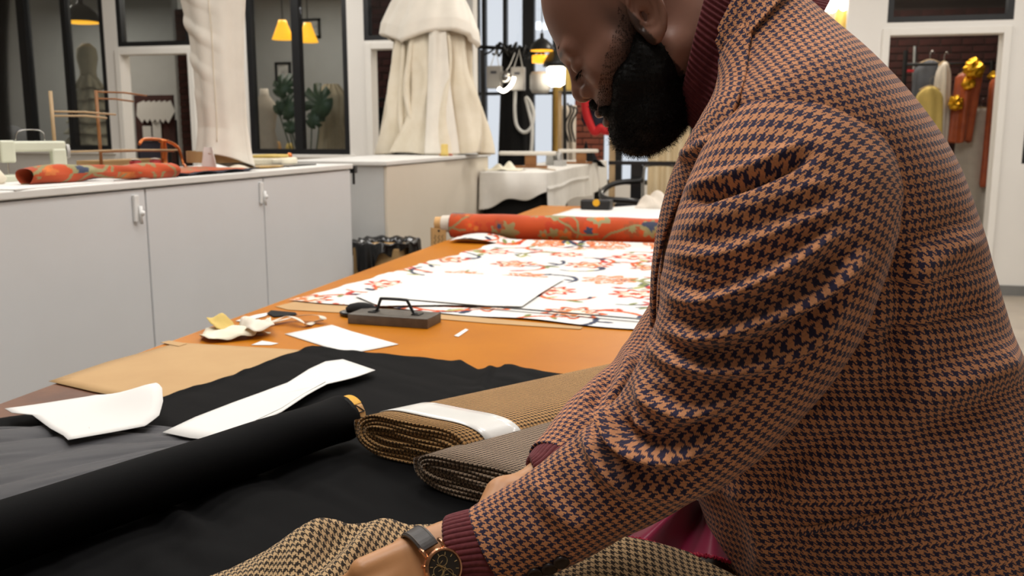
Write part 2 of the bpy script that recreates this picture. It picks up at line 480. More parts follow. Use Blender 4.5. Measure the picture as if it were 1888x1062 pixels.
window(1, W1, [(-10.5, 0.06), (-9.9, 0.10), (-9.3, 0.06), (-8.7, 0.06), (-7.70, 0.10), (-7.16, 0.06)])
window(2, T1, [], 0.05)
window(3, W2, [(-4.43, 0.085)])
window(4, T2, [], 0.05)
window(5, T3, [], 0.05)
window(6, W4, [(3.4, 0.08)])
# shelf sill running under the left windows
struct('trim_4', box(-11.7, -6.6, YW - 0.05, YW, W1[2] - 0.035, W1[2] - 0.003), 'trim_white', bevel=0.004)
struct('trim_5', box(W2[0] - 0.05, W2[1] + 0.05, YW - 0.05, YW, W2[2] - 0.035, W2[2] - 0.003), 'trim_white', bevel=0.004)
struct('trim_6', box(-2.66, -2.545, YW - 0.03, YW + 0.16, 0, 3.6), 'grey_plastic')
# rooms behind the partition
struct('wall_rear_left', box(-12.5, -3.62, 11.9, 12.0, 0, 4.0), 'grey_wall')
struct('wall_rear_middle', box(-6.78, -6.70, 10.35, 11.9, 0, 4.0), 'grey_wall')
struct('wall_rear_alcove_left', box(-3.62, -3.52, 9.85, 12.4, 0, 4.0), 'white_paint')
struct('wall_rear_alcove_right', box(0.98, 1.08, YB, 12.4, 0, 4.0), 'white_paint')
def brick_wall(name, x0, x1, y, z0, z1, m='brick_dark', L=0.205, H=0.065, mort=0.012, body=0.1):
    """mortar bed with every brick standing a little proud of it (faces -y)"""
    wall = struct(name, box(x0, x1, y + 0.012, y + body, z0, z1), 'mortar')
    src = None; rows = int((z1 - z0) / (H + mort)); k = 0
    rng = random.Random(5)
    for r in range(rows):
        zz = z0 + r * (H + mort); xx = x0 - (0.11 if r % 2 else 0)
        while xx < x1 - 0.02:
            a, b = max(xx, x0), min(xx + L, x1)
            if b - a > 0.03:
                cx = (a + b) / 2
                if src is None:
                    src = obj('brick', box(cx - L / 2, cx + L / 2, y, y + 0.05, zz, zz + H), m, wall, bevel=0.004); o = src
                    o.scale = ((b - a) / L, 1, 1)
                else:
                    o = inst('brick', src, (cx, y + 0.025 + rng.uniform(-0.003, 0.003), zz), wall, scale=((b - a) / L, 1, 1))
                k += 1
            xx += L + mort
    return wall
brick_wall('wall_brick_left', -6.68, -6.40, 10.25, 1.05, 2.9)
brick_wall('wall_brick_middle', -4.15, -3.0, 9.75, 1.0, 3.0)
brick_wall('wall_brick_right', 1.1, 2.9, 11.0, 1.2, 2.75)
brick_wall('wall_brick_alcove', -1.98, -1.62, 11.45, 0.75, 2.2, 'brick_red')
struct('wall_brick_low_left', box(-6.68, -6.40, 10.26, 10.36, 0, 1.05), 'mortar')
struct('wall_brick_low_middle', box(-4.15, -3.0, 9.76, 9.86, 0, 1.0), 'mortar')
struct('wall_brick_low_right', box(1.1, 2.9, 11.01, 11.11, 0, 1.2), 'mortar')
struct('wall_rear_right', box(1.08, 6.5, 11.15, 11.25, 0, 4.0), 'mortar')
# steel window wall of the alcove, open to the overcast sky
struct('wall_rear_alcove', J(box(-3.52, 0.98, 12.28, 12.4, 0, 0.75), box(-3.52, 0.98, 12.28, 12.4, 3.65, 4.0)), 'white_paint')
window(7, (-3.5, 0.98, 0.75, 3.65), [(-3.37, 0.05), (-3.08, 0.05), (-2.76, 0.16), (-2.40, 0.06), (-1.98, 0.06), (-1.55, 0.12), (-1.1, 0.05), (-0.6, 0.05), (-0.05, 0.14), (0.5, 0.05)], 0.06, 0.1, 'sky_glass', 12.28, (1.95,))
# ================================================================ cabinets and what stands on them
XF, TOPC = -2.0, 1.235                       # cabinet fronts, underside of the worktop
CTOP = TOPC + 0.025
def cabinet(y0, y1, label, depth=0.62, latch=None, xf=XF, m='cabinet_white'):
    t = thing('cabinet', label, 'cabinet', (xf - depth / 2, (y0 + y1) / 2, 0), 'white storage cabinets')
    obj('body', box(xf - depth, xf - 0.02, y0, y1, 0.0, TOPC), 'cabinet_side', t)
    obj('door', box(xf - 0.02, xf, y0 + 0.004, y1 - 0.004, 0.03, TOPC - 0.006), m, t, bevel=0.003)
    if latch is not None:
        l = obj('latch', box(xf, xf + 0.012, latch - 0.013, latch + 0.013, TOPC - 0.115, TOPC - 0.022), 'latch_white', t, bevel=0.004)
        obj('latch_bar', cyl((xf + 0.018, latch + 0.008, TOPC - 0.122), (xf + 0.018, latch + 0.008, TOPC - 0.06), 0.006, n=10), 'latch_white', l, smooth=True)
        obj('latch_knob', lathe((xf + 0.022, latch + 0.010, TOPC - 0.085), [(0.003, -0.009), (0.008, -0.006), (0.0095, 0), (0.008, 0.006), (0.003, 0.009)], 12), 'latch_white', l, smooth=True)
    return t
cabinet(1.92, 2.83, 'white cabinet door cut by the left edge, with a latch beside its right seam', latch=2.765)
cabinet(2.83, 3.66, 'middle white cabinet of the near row, with a scuffed door and one latch', latch=3.63)
cabinet(3.66, 4.60, 'white cabinet at the far end of the near row, beside the waste bin')
cabinet(5.10, 6.22, 'cream white cabinet behind the waste bin, past the gap', xf=-1.99, m='cabinet_cream')
cabinet(6.24, 7.42, 'cream white cabinet under the hem of the muslin dress', xf=-2.0, m='cabinet_cream')
o = obj('worktop', box(XF - 0.64, XF + 0.012, 1.92, 4.61, TOPC, CTOP), 'worktop_white', bevel=0.004)
tag(o, 'long white worktop over the near row of cabinets, covered in sewing things', 'worktop')
o = obj('worktop', box(XF - 0.64, XF + 0.02, 5.08, 7.43, TOPC, CTOP), 'worktop_white', bevel=0.004)
tag(o, 'white worktop under the muslin dress, past the gap', 'worktop')

# waste bin with a black bag turned over its rim, in the gap
bx, by = -1.90, 4.83
t = thing('waste_bin', 'cardboard waste bin with a black bag over its rim between the cabinets', 'bin', (bx, by, 0))
obj('carton', J(box(bx - 0.14, bx + 0.13, by - 0.14, by + 0.17, 0, 0.80)), 'cardboard', t, bevel=0.006)
obj('carton_flap', box(bx + 0.131, bx + 0.136, by - 0.13, by + 0.16, 0.52, 0.74), 'cardboard', t)
def bagfn(u, v):
    a = u * 2 * np.pi
    r = 0.128 + 0.045 * np.clip(v * 4, 0, 1) + 0.016 * np.sin(a * 9 + 1) * v + 0.012 * np.sin(a * 5 + 2) * v + 0.006 * np.sin(a * 23) * v
    sq = 1 / np.maximum(np.abs(np.cos(a)), np.abs(np.sin(a))) ** 0.6
    z = 0.80 + 0.03 * np.sin(np.clip(v * 4, 0, 1) * 1.57) - np.clip(v - 0.25, 0, 1) * (0.13 + 0.09 * np.sin(a * 3 + 1) + 0.05 * np.sin(a * 7 + 2)) + 0.006 * np.sin(a * 13)
    return bx + r * sq * np.cos(a) - 0.005, by + 0.015 + r * sq * np.sin(a), z
g = grid(bagfn, 90, 14)
obj('bag', g[:2], 'bin_bag', t, smooth=False, solid=0.002)
o = obj('plastic_tub', lathe((-2.22, 4.78, 0), [(0.06, 0), (0.07, 0.4), (0.08, 0.78), (0.075, 0.785), (0.065, 0.45)], 24), 'blue_plastic', smooth=True)
tag(o, 'pale blue plastic tub tucked behind the waste bin', 'tub')

# orange printed cloth rolled on the counter
def vine_colors(u, v, base, seed, nm):
    """printed tapestry colours from metric coordinates"""
    c = np.zeros(u.shape + (3,)); c[:] = lin(base)[:3]
    n1 = nz(u, v, 9, seed) + 0.5 * nz(u, v, 21, seed + 1); c *= (1 + 0.35 * n1)[..., None]
    rng = random.Random(seed)
    for k in range(nm):
        cx, cy = rng.uniform(u.min(), u.max()), rng.uniform(v.min(), v.max()); r = rng.uniform(0.02, 0.06)
        d = np.hypot(u - cx, v - cy); a = np.arctan2(v - cy, u - cx)
        edge = r * (1 + 0.22 * np.cos(a * rng.choice((5, 6, 7)) + rng.uniform(0, 6)))
        colr = np.array(lin(rng.choice(('C4481C', '8E7F55', 'B03A1A', '8F8A63', '9A4A26', 'C0662A')))[:3])
        m = d < edge; c[m] = colr * (1 + 0.3 * n1[m])[..., None]
        m = d < edge * 0.45; c[m] = np.array(lin(rng.choice(('8B8458', 'D0702A', '39425A')))[:3])
    for k in range(16):
        x0, y0, a0 = rng.uniform(u.min(), u.max()), rng.uniform(v.min(), v.max()), rng.uniform(0, 6.28)
        ln = [(x0, y0)]
        for s in range(9):
            a0 += rng.uniform(-0.5, 0.5); x0 += 0.03 * math.cos(a0); y0 += 0.03 * math.sin(a0); ln.append((x0, y0))
        d = polydist(u, v, ln)[0]; c[d < 0.005] = lin('8A8258')[:3]
    for k in range(max(1, nm // 8)):
        cx, cy = rng.uniform(u.min(), u.max()), rng.uniform(v.min(), v.max())
        m = ((u - cx) / 0.04) ** 2 + ((v - cy) / 0.016) ** 2 < 1; c[m] = lin('3A3F52')[:3]
    return c
t = thing('fabric_roll', 'small orange printed fabric roll lying on the cabinet worktop', 'fabric', (-2.13, 2.6, CTOP))
def rollfn(u, v):
    y = 2.42 + 0.62 * u; a = v * 2 * np.pi
    r = 0.026 + 0.004 * np.sin(u * 9) + 0.002 * np.sin(a * 3 + u * 20)
    return -2.13 + 0.10 * u + r * 1.25 * np.cos(a), y, CTOP + 0.029 + 0.004 * np.sin(u * 5) + r * np.sin(a)
g = grid(rollfn, 110, 40); 
obj('printed_cloth', g[:2], 'orange_print', t, col=vine_colors(g[2] * 0.62, g[3] * 0.17, 'B8481C', 3, 7), smooth=True)
def flapfn(u, v):
    return -2.06 - 0.22 * v + 0.02 * np.sin(u * 7), 3.0 + 0.62 * u, CTOP + 0.012 + 0.018 * np.sin(v * 3.0) * (1 - 0.7 * u) + 0.006 * np.sin(u * 18) * v
g = grid(flapfn, 60, 20)
o = obj('printed_cloth', g[:2], 'orange_print', None, col=vine_colors(g[2] * 0.6, g[3] * 0.3, 'B8501F', 5, 4), smooth=True, solid=0.004)
tag(o, 'loose orange printed cloth spread on the worktop before the red spools', 'fabric')
def liningfn(u, v):
    return -2.02 - 0.1 * v, 2.95 + 0.72 * u, CTOP + 0.004 + 0.012 * np.abs(np.sin(u * 11 + v * 2)) * (1 - v)
g = grid(liningfn, 60, 8)
o = obj('dark_lining', g[:2], 'navy_cloth', None, smooth=True, solid=0.003)
tag(o, 'dark lining strip under the loose orange cloth on the worktop', 'fabric')
def wht(u, v): return -2.03 - 0.06 * v, 2.86 + 0.18 * u, CTOP + 0.003 + 0.016 * np.sin(v * 3.1) * np.abs(np.sin(u * 8))
g = grid(wht, 30, 10); o = obj('cloth_scrap', g[:2], 'muslin_white', None, smooth=True, solid=0.002)
tag(o, 'crumpled white scrap in front of the small orange roll', 'scrap')
o = obj('paper_sheet', J(obox((-2.15, 2.45, CTOP), 0.28, 0.5, 0.004, 0.1)), 'paper', None); tag(o, 'white paper under the sewing machine at the counter end', 'paper')

# sewing machine
def sewing_machine(c, rz, label, body='machine_body', k=0.5):
    t = thing('sewing_machine', label, 'sewing machine', c)
    R = np.array([[math.cos(rz), -math.sin(rz), 0], [math.sin(rz), math.cos(rz), 0], [0, 0, 1]])
    def T(g): return (np.asarray(g[0]) * k) @ R.T + np.asarray(c), g[1]
    obj('bed', T(box(-0.20, 0.20, -0.085, 0.085, 0, 0.05)), body, t, bevel=0.005)
    obj('arm', T(J(box(-0.18, 0.20, -0.045, 0.045, 0.20, 0.27), box(0.11, 0.20, -0.055, 0.055, 0.05, 0.22))), body, t, bevel=0.007)
    obj('head', T(box(-0.20, -0.11, -0.05, 0.05, 0.13, 0.275)), body, t, bevel=0.006)
    obj('needle_bar', T(cyl((-0.155, 0, 0.055), (-0.155, 0, 0.14), 0.005)), 'steel', t)
    obj('hand_wheel', T(tube([(0.205, 0, 0.2), (0.225, 0, 0.2)], 0.048, 24)), 'grey_plastic', t)
    obj('thread_guide', T(tube(spline([(-0.1, 0, 0.27), (-0.08, 0, 0.33), (0.0, 0.0, 0.345), (0.07, 0, 0.33), (0.08, 0, 0.27)], 20), 0.004, 6)), 'steel', t, smooth=True)
    return t
sewing_machine((-2.30, 2.66, CTOP), 0.9, 'pale sewing machine at the left end of the counter')
o = obj('work_lamp', J(lathe((-2.36, 2.50, CTOP), [(0.035, 0), (0.035, 0.015), (0.008, 0.02), (0.008, 0.15), (0.022, 0.16), (0.026, 0.2), (0.012, 0.21)], 14)), 'black_plastic', smooth=True)
tag(o, 'small black work lamp behind the pale sewing machine', 'lamp')
o = obj('fabric_pile', lathe((-2.4, 2.4, CTOP), [(0.16, 0), (0.17, 0.02), (0.15, 0.05), (0.12, 0.075), (0.05, 0.09)], 20, 1.1, 0.8), 'cream_cloth', smooth=True)
tag(o, 'heap of cream cloth at the far left of the counter', 'fabric')
# thread stands: wooden post with wire arms
def thread_stand(x, y, h, arms, label, m='light_wood'):
    t = thing('thread_stand', label, 'thread stand', (x, y, CTOP), 'thread stands on the worktop')
    obj('base', lathe((x, y, CTOP), [(0.06, 0), (0.06, 0.012), (0.012, 0.018)], 20), m, t)
    obj('post', cyl((x, y, CTOP + 0.01), (x, y, CTOP + h), 0.0065, n=10), m, t, smooth=True)
    for (z, L, dx) in arms:
        obj('arm', tube([(x, y, CTOP + z), (x + dx, y + L * 0.5, CTOP + z + 0.002), (x + dx, y + L, CTOP + z - 0.004)], 0.0036, 8), m, t, smooth=True)
    return t
thread_stand(-2.32, 2.79, 0.305, [(0.235, 0.34, 0.0), (0.22, 0.22, 0.05), (0.095, 0.7, 0.02)], 'wooden thread stand left, its arms level with the sill')
thread_stand(-2.36, 3.08, 0.32, [(0.315, 0.28, 0.02), (0.29, 0.22, 0.0), (0.09, 0.4, 0.05)], 'taller wooden thread stand beside the brown carton', 'wood')
o = obj('carton', box(-2.52, -2.40, 3.14, 3.52, CTOP, CTOP + 0.055), 'cardboard', bevel=0.003); tag(o, 'low brown carton behind the orange cloth on the counter', 'box')
for k, (y, lab) in enumerate(((3.26, 'red thread spool nearest the carton on the worktop'), (3.39, 'red thread spool next to the copper candlestick'))):
    t = thing('thread_spool', lab, 'spool', (-2.34, y, CTOP), 'red thread spools')
    obj('thread', lathe((-2.34, y, CTOP), [(0.022, 0.006), (0.023, 0.03), (0.022, 0.052)], 18), 'red_thread', t, smooth=True)
    obj('core', lathe((-2.34, y, CTOP), [(0.014, 0), (0.024, 0.001), (0.024, 0.006), (0.014, 0.007), (0.014, 0.055), (0.02, 0.057), (0.006, 0.06)], 14), 'pale_cloth', t)
o = obj('copper_stand', lathe((-2.33, 3.44, CTOP), [(0.03, 0), (0.03, 0.01), (0.014, 0.02), (0.012, 0.06), (0.015, 0.09), (0.011, 0.12), (0.02, 0.125), (0.02, 0.135)], 18), 'copper', smooth=True)
tag(o, 'upright copper candlestick beside the red spools', 'candlestick')
# copper domed tray standing behind
def shell(u, v):
    a = (u - 0.5) * 2.0
    return -2.46 + 0.05 * np.cos(a * 1.4) * v, 3.56 + 0.13 * np.sin(a) , CTOP + 0.01 + 0.13 * v * np.cos(a * 0.9) ** 0.6 + 0 * u
t = thing('copper_tray', 'copper tray with a dark panel leaning behind the red spools', 'tray', (-2.46, 3.56, CTOP))
obj('rim', tube(spline([(-2.46, 3.46, CTOP + 0.115), (-2.46, 3.50, CTOP + 0.135), (-2.45, 3.62, CTOP + 0.13), (-2.42, 3.675, CTOP + 0.10), (-2.40, 3.68, CTOP + 0.03), (-2.36, 3.64, CTOP + 0.012)], 30), 0.007, 8), 'copper', t, smooth=True)
obj('panel', box(-2.475, -2.465, 3.47, 3.67, CTOP, CTOP + 0.125), 'navy_cloth', t)
obj('foot', box(-2.47, -2.33, 3.44, 3.70, CTOP, CTOP + 0.01), 'copper', t, bevel=0.003)
o = obj('pin_cushion', lathe((-2.16, 3.16, CTOP), [(0.02, 0), (0.026, 0.012), (0.022, 0.026), (0.008, 0.032)], 16), 'red_cloth', smooth=True); tag(o, 'small red pin cushion on the worktop edge of the cloth', 'pin cushion')
o = obj('cloth_scrap', lathe((-2.12, 3.66, CTOP), [(0.05, 0), (0.06, 0.008), (0.03, 0.02), (0.01, 0.025)], 16, 0.7, 1.4), 'muslin', smooth=True); tag(o, 'crumpled muslin scrap by the foot of the trouser toile', 'scrap')

# muslin trouser leg toile on its form
cx_, cy_ = -2.28, 3.76
t = thing('trouser_toile', 'muslin trouser leg hanging on a form over the counter', 'trousers', (cx_, cy_, CTOP))
def legfn(u, v):
    a = u * 2 * np.pi; z = CTOP + 0.035 + v * 1.35
    w = np.interp(v, [0, 0.03, 0.12, 0.3, 0.42, 0.55, 0.8, 1.0], [0.118, 0.110, 0.100, 0.104, 0.118, 0.148, 0.185, 0.20])
    d = np.interp(v, [0, 0.1, 0.4, 1.0], [0.135, 0.105, 0.105, 0.15])
    # slanting drag folds on the left and long folds on the right
    f = 0.012 * np.maximum(0, np.sin(v * 55 + a * 2.4)) * np.exp(-((v - 0.40) / 0.16) ** 2) * np.clip(np.cos(a - 3.7) + 0.2, 0, 1)
    f2 = 0.005 * np.sin(a * 7 + 1.2 * np.sin(v * 4)) + 0.004 * np.sin(a * 4 + v * 3)
    off = 0.045 * (1 - v) ** 2 + 0.02 * np.sin(v * 2.6) - 0.055 * np.clip(v - 0.4, 0, 1)
    return cx_ + off + (w + f + f2) * np.cos(a), cy_ + (d + f + f2) * np.sin(a), z - 0.04 * (1 - v) ** 8 * np.cos(a - 1.3)
g = grid(legfn, 160, 200)
obj('leg', g[:2], 'muslin_white', t, smooth=True, solid=0.003)
obj('hem_facing', grid(lambda u, v: (cx_ + 0.135 * np.sin(u * 6.283), cy_ + 0.115 * np.cos(u * 6.283), CTOP + 0.032 + 0.05 * v), 40, 4)[:2], 'kraft', t, smooth=True)
obj('seam', tube(spline([np.array(legfn(np.array(0.80), np.array(v))) + np.array([0, -0.003, 0]) for v in np.linspace(0.05, 1, 12)], 60), 0.0022, 6), 'muslin', t, smooth=True)
o = obj('card_tongue', J((grid(lambda u, v: (cx_ + 0.05 + 0.075 * (u - 0.5) * (1 - 0.5 * v), cy_ - 0.15 + 0.012 * np.sin(u * 3), CTOP + 0.001 + 0.10 * v), 12, 12)[0], grid(lambda u, v: (u, v, u), 12, 12)[1].tolist())), 'paper', solid=0.003)
tag(o, 'white card tongue standing under the trouser hem', 'card')
o = obj('brass_dish', lathe((-2.17, 3.96, CTOP), [(0.06, 0), (0.10, 0.004), (0.105, 0.010), (0.09, 0.008), (0.02, 0.006)], 28, 0.8, 1.5), 'brass', smooth=True); tag(o, 'flat brass dish in front of the trouser toile', 'dish')
o = obj('cutting_mat', obox((-2.2, 4.25, CTOP), 0.2, 0.3, 0.006, 0.0), 'black_plastic'); tag(o, 'dark mat between the trouser toile and the overlocker', 'mat')
# low overlocker at the end of the worktop
t = thing('overlocker', 'low cream overlocker at the far end of the near worktop', 'sewing machine', (-2.36, 4.44, CTOP))
obj('housing', box(-2.43, -2.29, 4.30, 4.58, CTOP, CTOP + 0.035), 'cream_cloth', t, bevel=0.012)
obj('lid', box(-2.42, -2.30, 4.32, 4.50, CTOP + 0.035, CTOP + 0.052), 'yellow_cloth', t, bevel=0.008)
obj('knob', lathe((-2.32, 4.54, CTOP + 0.035), [(0.014, 0), (0.016, 0.01), (0.01, 0.022), (0.003, 0.024)], 14), 'copper', t, smooth=True)
o = obj('tailor_clamp', J(box(-2.02, -1.985, 4.62, 4.66, 1.21, 1.25), cyl((-2.0, 4.64, 1.15), (-2.0, 4.64, 1.21), 0.007)), 'black_steel', bevel=0.003)
tag(o, 'small black clamp at the corner where the two worktops part', 'clamp')

# two-tier muslin dress on a form
dx, dy = -2.30, 6.86
t = thing('dress_toile', 'cream muslin dress with a scalloped cape on a stand over the cabinet', 'dress', (dx, dy, CTOP))
def skirt(u, v):
    a = u * 2 * np.pi; z = CTOP + 0.008 + v * 1.15
    r = np.interp(v, [0, 0.05, 0.25, 0.5, 0.75, 0.9, 1.0], [0.43, 0.42, 0.36, 0.30, 0.27, 0.22, 0.16])
    am = np.interp(v, [0, 0.5, 1.0], [0.050, 0.044, 0.016])
    ph = 1.2 * np.sin(v * 3) + 0.6 * np.sin(v * 9 + u * 20)
    f = am * (1.0 - 2.2 * np.abs(np.sin(a * 4.5 + ph)) ** 1.5 * 0.8 + 0.5 * np.sin(a * 14 + 2 * ph + 1)) 
    r = r + f
    return dx + r * np.sin(a), dy + 0.62 * r * np.cos(a), z + 0.012 * np.sin(a * 4) * (1 - v) ** 3
g = grid(skirt, 260, 130); obj('skirt', g[:2], 'muslin', t, smooth=True, solid=0.003)
def cape(u, v):
    a = u * 2 * np.pi
    hem = 2.06 + 0.085 * np.abs(np.sin(a * 1.5 + 0.9)) + 0.03 * np.cos(a - 3.2)
    top = 2.62
    z = hem + (top - hem) * v
    r = np.interp(v, [0, 0.03, 0.2, 0.5, 0.8, 1.0], [0.345, 0.375, 0.36, 0.29, 0.2, 0.12]) + 0.012 * np.sin(a * 6 + 2 * v) + 0.01 * np.sin(a * 13 + 5 * v)
    return dx + r * np.sin(a), dy + 0.62 * r * np.cos(a), z
g = grid(cape, 200, 60); obj('cape', g[:2], 'muslin_white', t, smooth=True, solid=0.006)
def panel(u, v):
    a = 2.75 + 0.5 * (u - 0.5) * (1.2 - 0.4 * v); z = CTOP + 0.01 + v * 0.98
    r = np.interp(v, [0, 0.5, 1.0], [0.46, 0.345, 0.30]) + 0.012 * np.sin(u * 9 + v * 2)
    return dx + r * np.sin(a), dy + 0.66 * r * np.cos(a), z
g = grid(panel, 30, 60); obj('front_panel', g[:2], 'muslin_white', t, smooth=True, solid=0.003)
for k, (aa, z0, z1, wv) in enumerate(((3.35, 1.50, 2.2, 0.1), (3.6, 1.35, 2.1, 0.05))):
    pth = []
    for v in np.linspace(0, 1, 18):
        a = aa + wv * math.sin(v * 5) + 0.25 * v; r = 0.36 - 0.09 * v
        pth.append((dx + r * math.sin(a), dy + 0.66 * r * math.cos(a), z0 + (z1 - z0) * v))
    obj('drape_fold', tube(pth, np.interp(np.linspace(0, 1, 18), [0, 0.3, 1], [0.012, 0.028, 0.016]), 10), 'muslin', t, smooth=True)
obj('neck_stand', lathe((dx, dy, CTOP), [(0.13, 0), (0.13, 0.02), (0.018, 0.03), (0.018, 1.3), (0.06, 1.36), (0.06, 1.42)], 16), 'light_wood', t)
o = obj('glue_bottle', lathe((-1.985 - 0.06, 6.38, CTOP), [(0.03, 0), (0.03, 0.022), (0.026, 0.024), (0.026, 0.08), (0.02, 0.085)], 16), 'yellow_cloth', smooth=True); tag(o, 'small yellow bottle at the hem of the muslin dress', 'bottle')
o = obj('tape_reel', lathe((-2.06, 6.46, CTOP), [(0.05, 0), (0.05, 0.014), (0.02, 0.018)], 16), 'orange_silk', smooth=True); tag(o, 'flat orange tape reel beside the yellow bottle', 'reel')

# ================================================================ rooms behind the glass
def pendant(name, label, c, r, inner='lamp_yellow', group=None, cord=0.8):
    t = thing(name, label, 'lamp', c, group)
    c = np.asarray(c, float)
    obj('shade', lathe(c, [(r, 0), (r * 0.98, 0.01), (r * 0.82, r * 0.45), (r * 0.45, r * 0.8), (r * 0.16, r * 0.95), (r * 0.14, r * 1.3), (0.01, r * 1.35)], 28), 'lamp_dark', t, smooth=True)
    obj('inner', lathe(c, [(r * 0.93, -0.012), (r * 0.90, -0.004), (r * 0.3, -0.002)], 28), inner, t, smooth=True)
    obj('cord', cyl(c + (0, 0, r * 1.3), c + (0, 0, r * 1.3 + cord), 0.006), 'black_plastic', t)
    return t
def lampshade(name, label, c, r, h, group=None):
    t = thing(name, label, 'lamp', c, group); c = np.asarray(c, float)
    obj('shade', lathe(c, [(r, 0), (r * 0.75, h * 0.35), (r * 0.45, h * 0.8), (r * 0.35, h)], 24), 'lamp_yellow', t, smooth=True)
    obj('cord', cyl(c + (0, 0, h), c + (0, 0, h + 0.9), 0.006), 'black_plastic', t)
    return t
p = onY(150, 40, 9.9); pendant('reflected_lamp', 'dark pendant lamp glowing yellow behind the left window, standing in for a reflected lamp', (p[0], p[1], p[2]), 0.22)  # lamp added behind the pane to stand for a reflection in the glass
p = onY(522, 73, 10.2); lampshade('hanging_lampshade', 'glowing yellow lampshade left of the mullion behind the middle window', p, 0.13, 0.22, 'yellow lampshades behind the middle window')
p = onY(568, 78, 10.2); lampshade('hanging_lampshade', 'glowing yellow lampshade right of the mullion behind the middle window', p, 0.12, 0.22, 'yellow lampshades behind the middle window')
# ruffled dress on a stand behind the left window
p = onY(172, 262, 9.75)
t = thing('ruffled_dress', 'pale ruffled dress on a stand behind the left window', 'dress', (p[0], p[1], 0))
obj('stand', lathe((p[0], p[1], 0), [(0.16, 0), (0.16, 0.02), (0.02, 0.03), (0.02, 2.35), (0.05, 2.4)], 14), 'black_steel', t)
for k, z in enumerate(np.linspace(1.15, 1.95, 7)):
    rr = np.interp(z, [1.15, 1.95], [0.27, 0.12])
    def tier(u, v, z=z, rr=rr, k=k):
        a = u * 6.2832; r = rr * (1.38 - 0.62 * v) + 0.02 * np.sin(a * 11 + k) * (1 - v)
        return p[0] + r * np.cos(a), p[1] + r * np.sin(a), z + 0.15 * v + 0.012 * np.sin(a * 5 + k)
    obj('ruffle', grid(tier, 70, 8)[:2], 'ruffle_cloth', t, smooth=True, solid=0.003)
obj('bodice', lathe((p[0], p[1], 2.05), [(0.11, 0), (0.10, 0.1), (0.13, 0.25), (0.12, 0.36), (0.05, 0.42)], 24, 1, 0.75), 'ruffle_cloth', t, smooth=True)
# white cloth heap low behind the left window
p = onY(20, 262, 10.0); o = obj('covered_form', lathe((p[0], p[1], 0), [(0.3, 0), (0.3, 1.05), (0.28, 1.2), (0.22, 1.42), (0.1, 1.5), (0.02, 1.52)], 24), 'grey_garment', smooth=True); tag(o, 'grey covered dress form low behind the left window', 'dress form')
p = onY(105, 262, 10.6); o = obj('arched_board', J(prism([(p[0] + 0.34 * math.cos(a), 0 + 0.5 * math.sin(a)) for a in np.linspace(0, math.pi, 18)], 0, 0.03)), 'grey_wall')
V = np.empty(len(o.data.vertices) * 3); o.data.vertices.foreach_get('co', V); V = V.reshape(-1, 3); V = np.column_stack([V[:, 0], V[:, 2], V[:, 1] + 0.25]); o.data.vertices.foreach_set('co', V.ravel()); o.data.update()
o.location = (p[0], 11.2, 1.05); tag(o, 'grey arched board behind the left window', 'board')
o = obj('low_counter', box(-10.6, -8.0, 10.9, 11.5, 0, 1.05), 'grey_garment', bevel=0.01); tag(o, 'dark low counter in the room behind the left window', 'counter')
# pin board with folded papers, seen through the left doorway
p0, p1 = onY(254, 290, 11.2), onY(318, 175, 11.2)
t = thing('pin_board', 'dark brown pin board with folded papers inside the left doorway', 'board', ((p0[0] + p1[0]) / 2, 11.2, 0))
obj('panel', box(p0[0], p1[0], 11.2, 11.23, 0.7, p1[2]), 'brick_dark', t)
obj('leg', box(p0[0], p0[0] + 0.04, 11.23, 11.27, 0, 1.6), 'black_steel', t); obj('leg', box(p1[0] - 0.04, p1[0], 11.23, 11.27, 0, 1.6), 'black_steel', t)
ORD = ('leftmost', 'second from the left', 'third from the left', 'fourth from the left', 'fifth from the left', 'rightmost')
for k in range(6):
    a = onY(260 + 10 * k, 188, 11.17); 
    g = prism([(0, 0), (0.11, 0.16), (0.05, 0.30), (-0.06, 0.26), (-0.08, 0.1)], 0, 0.012); V = np.column_stack([g[0][:, 0] + a[0], 11.165 + g[0][:, 2] - 0.004 * k, g[0][:, 1] + a[2] - 0.28])
    o = obj('folded_paper', (V, g[1]), 'paper_grey'); tag(o, 'folded white paper on the brown board, %s of its row' % ORD[k], 'paper', 'folded papers on the pin board')
    b = onY(262 + 9 * k, 218, 11.165); o = obj('pink_tab', box(b[0] - 0.022, b[0] + 0.022, 11.17, 11.18, b[2] - 0.03, b[2] + 0.03), 'red_cloth'); tag(o, 'red tab under the folded papers, %s of its row' % ORD[k], 'tab', 'red tabs on the pin board')
for (ax, ay, ww, hh, lb) in ((269, 246, 0.13, 0.2, 'loose grey sheet low on the brown pin board, left'), (287, 240, 0.13, 0.24, 'loose grey sheet low on the brown pin board, right')):
    a = onY(ax, ay, 11.16); o = obj('pinned_sheet', box(a[0] - ww / 2, a[0] + ww / 2, 11.185, 11.19, a[2] - hh / 2, a[2] + hh / 2), 'paper_grey'); tag(o, lb, 'paper')
o = obj('padded_stool', J(obox((onY(292, 280, 10.4)[0], 10.4, 0.98), 0.24, 0.24, 0.28), cyl((onY(292, 280, 10.4)[0], 10.4, 0), (onY(292, 280, 10.4)[0], 10.4, 1.0), 0.03)), 'black_plastic', bevel=0.03); tag(o, 'black padded stool inside the left doorway', 'stool')

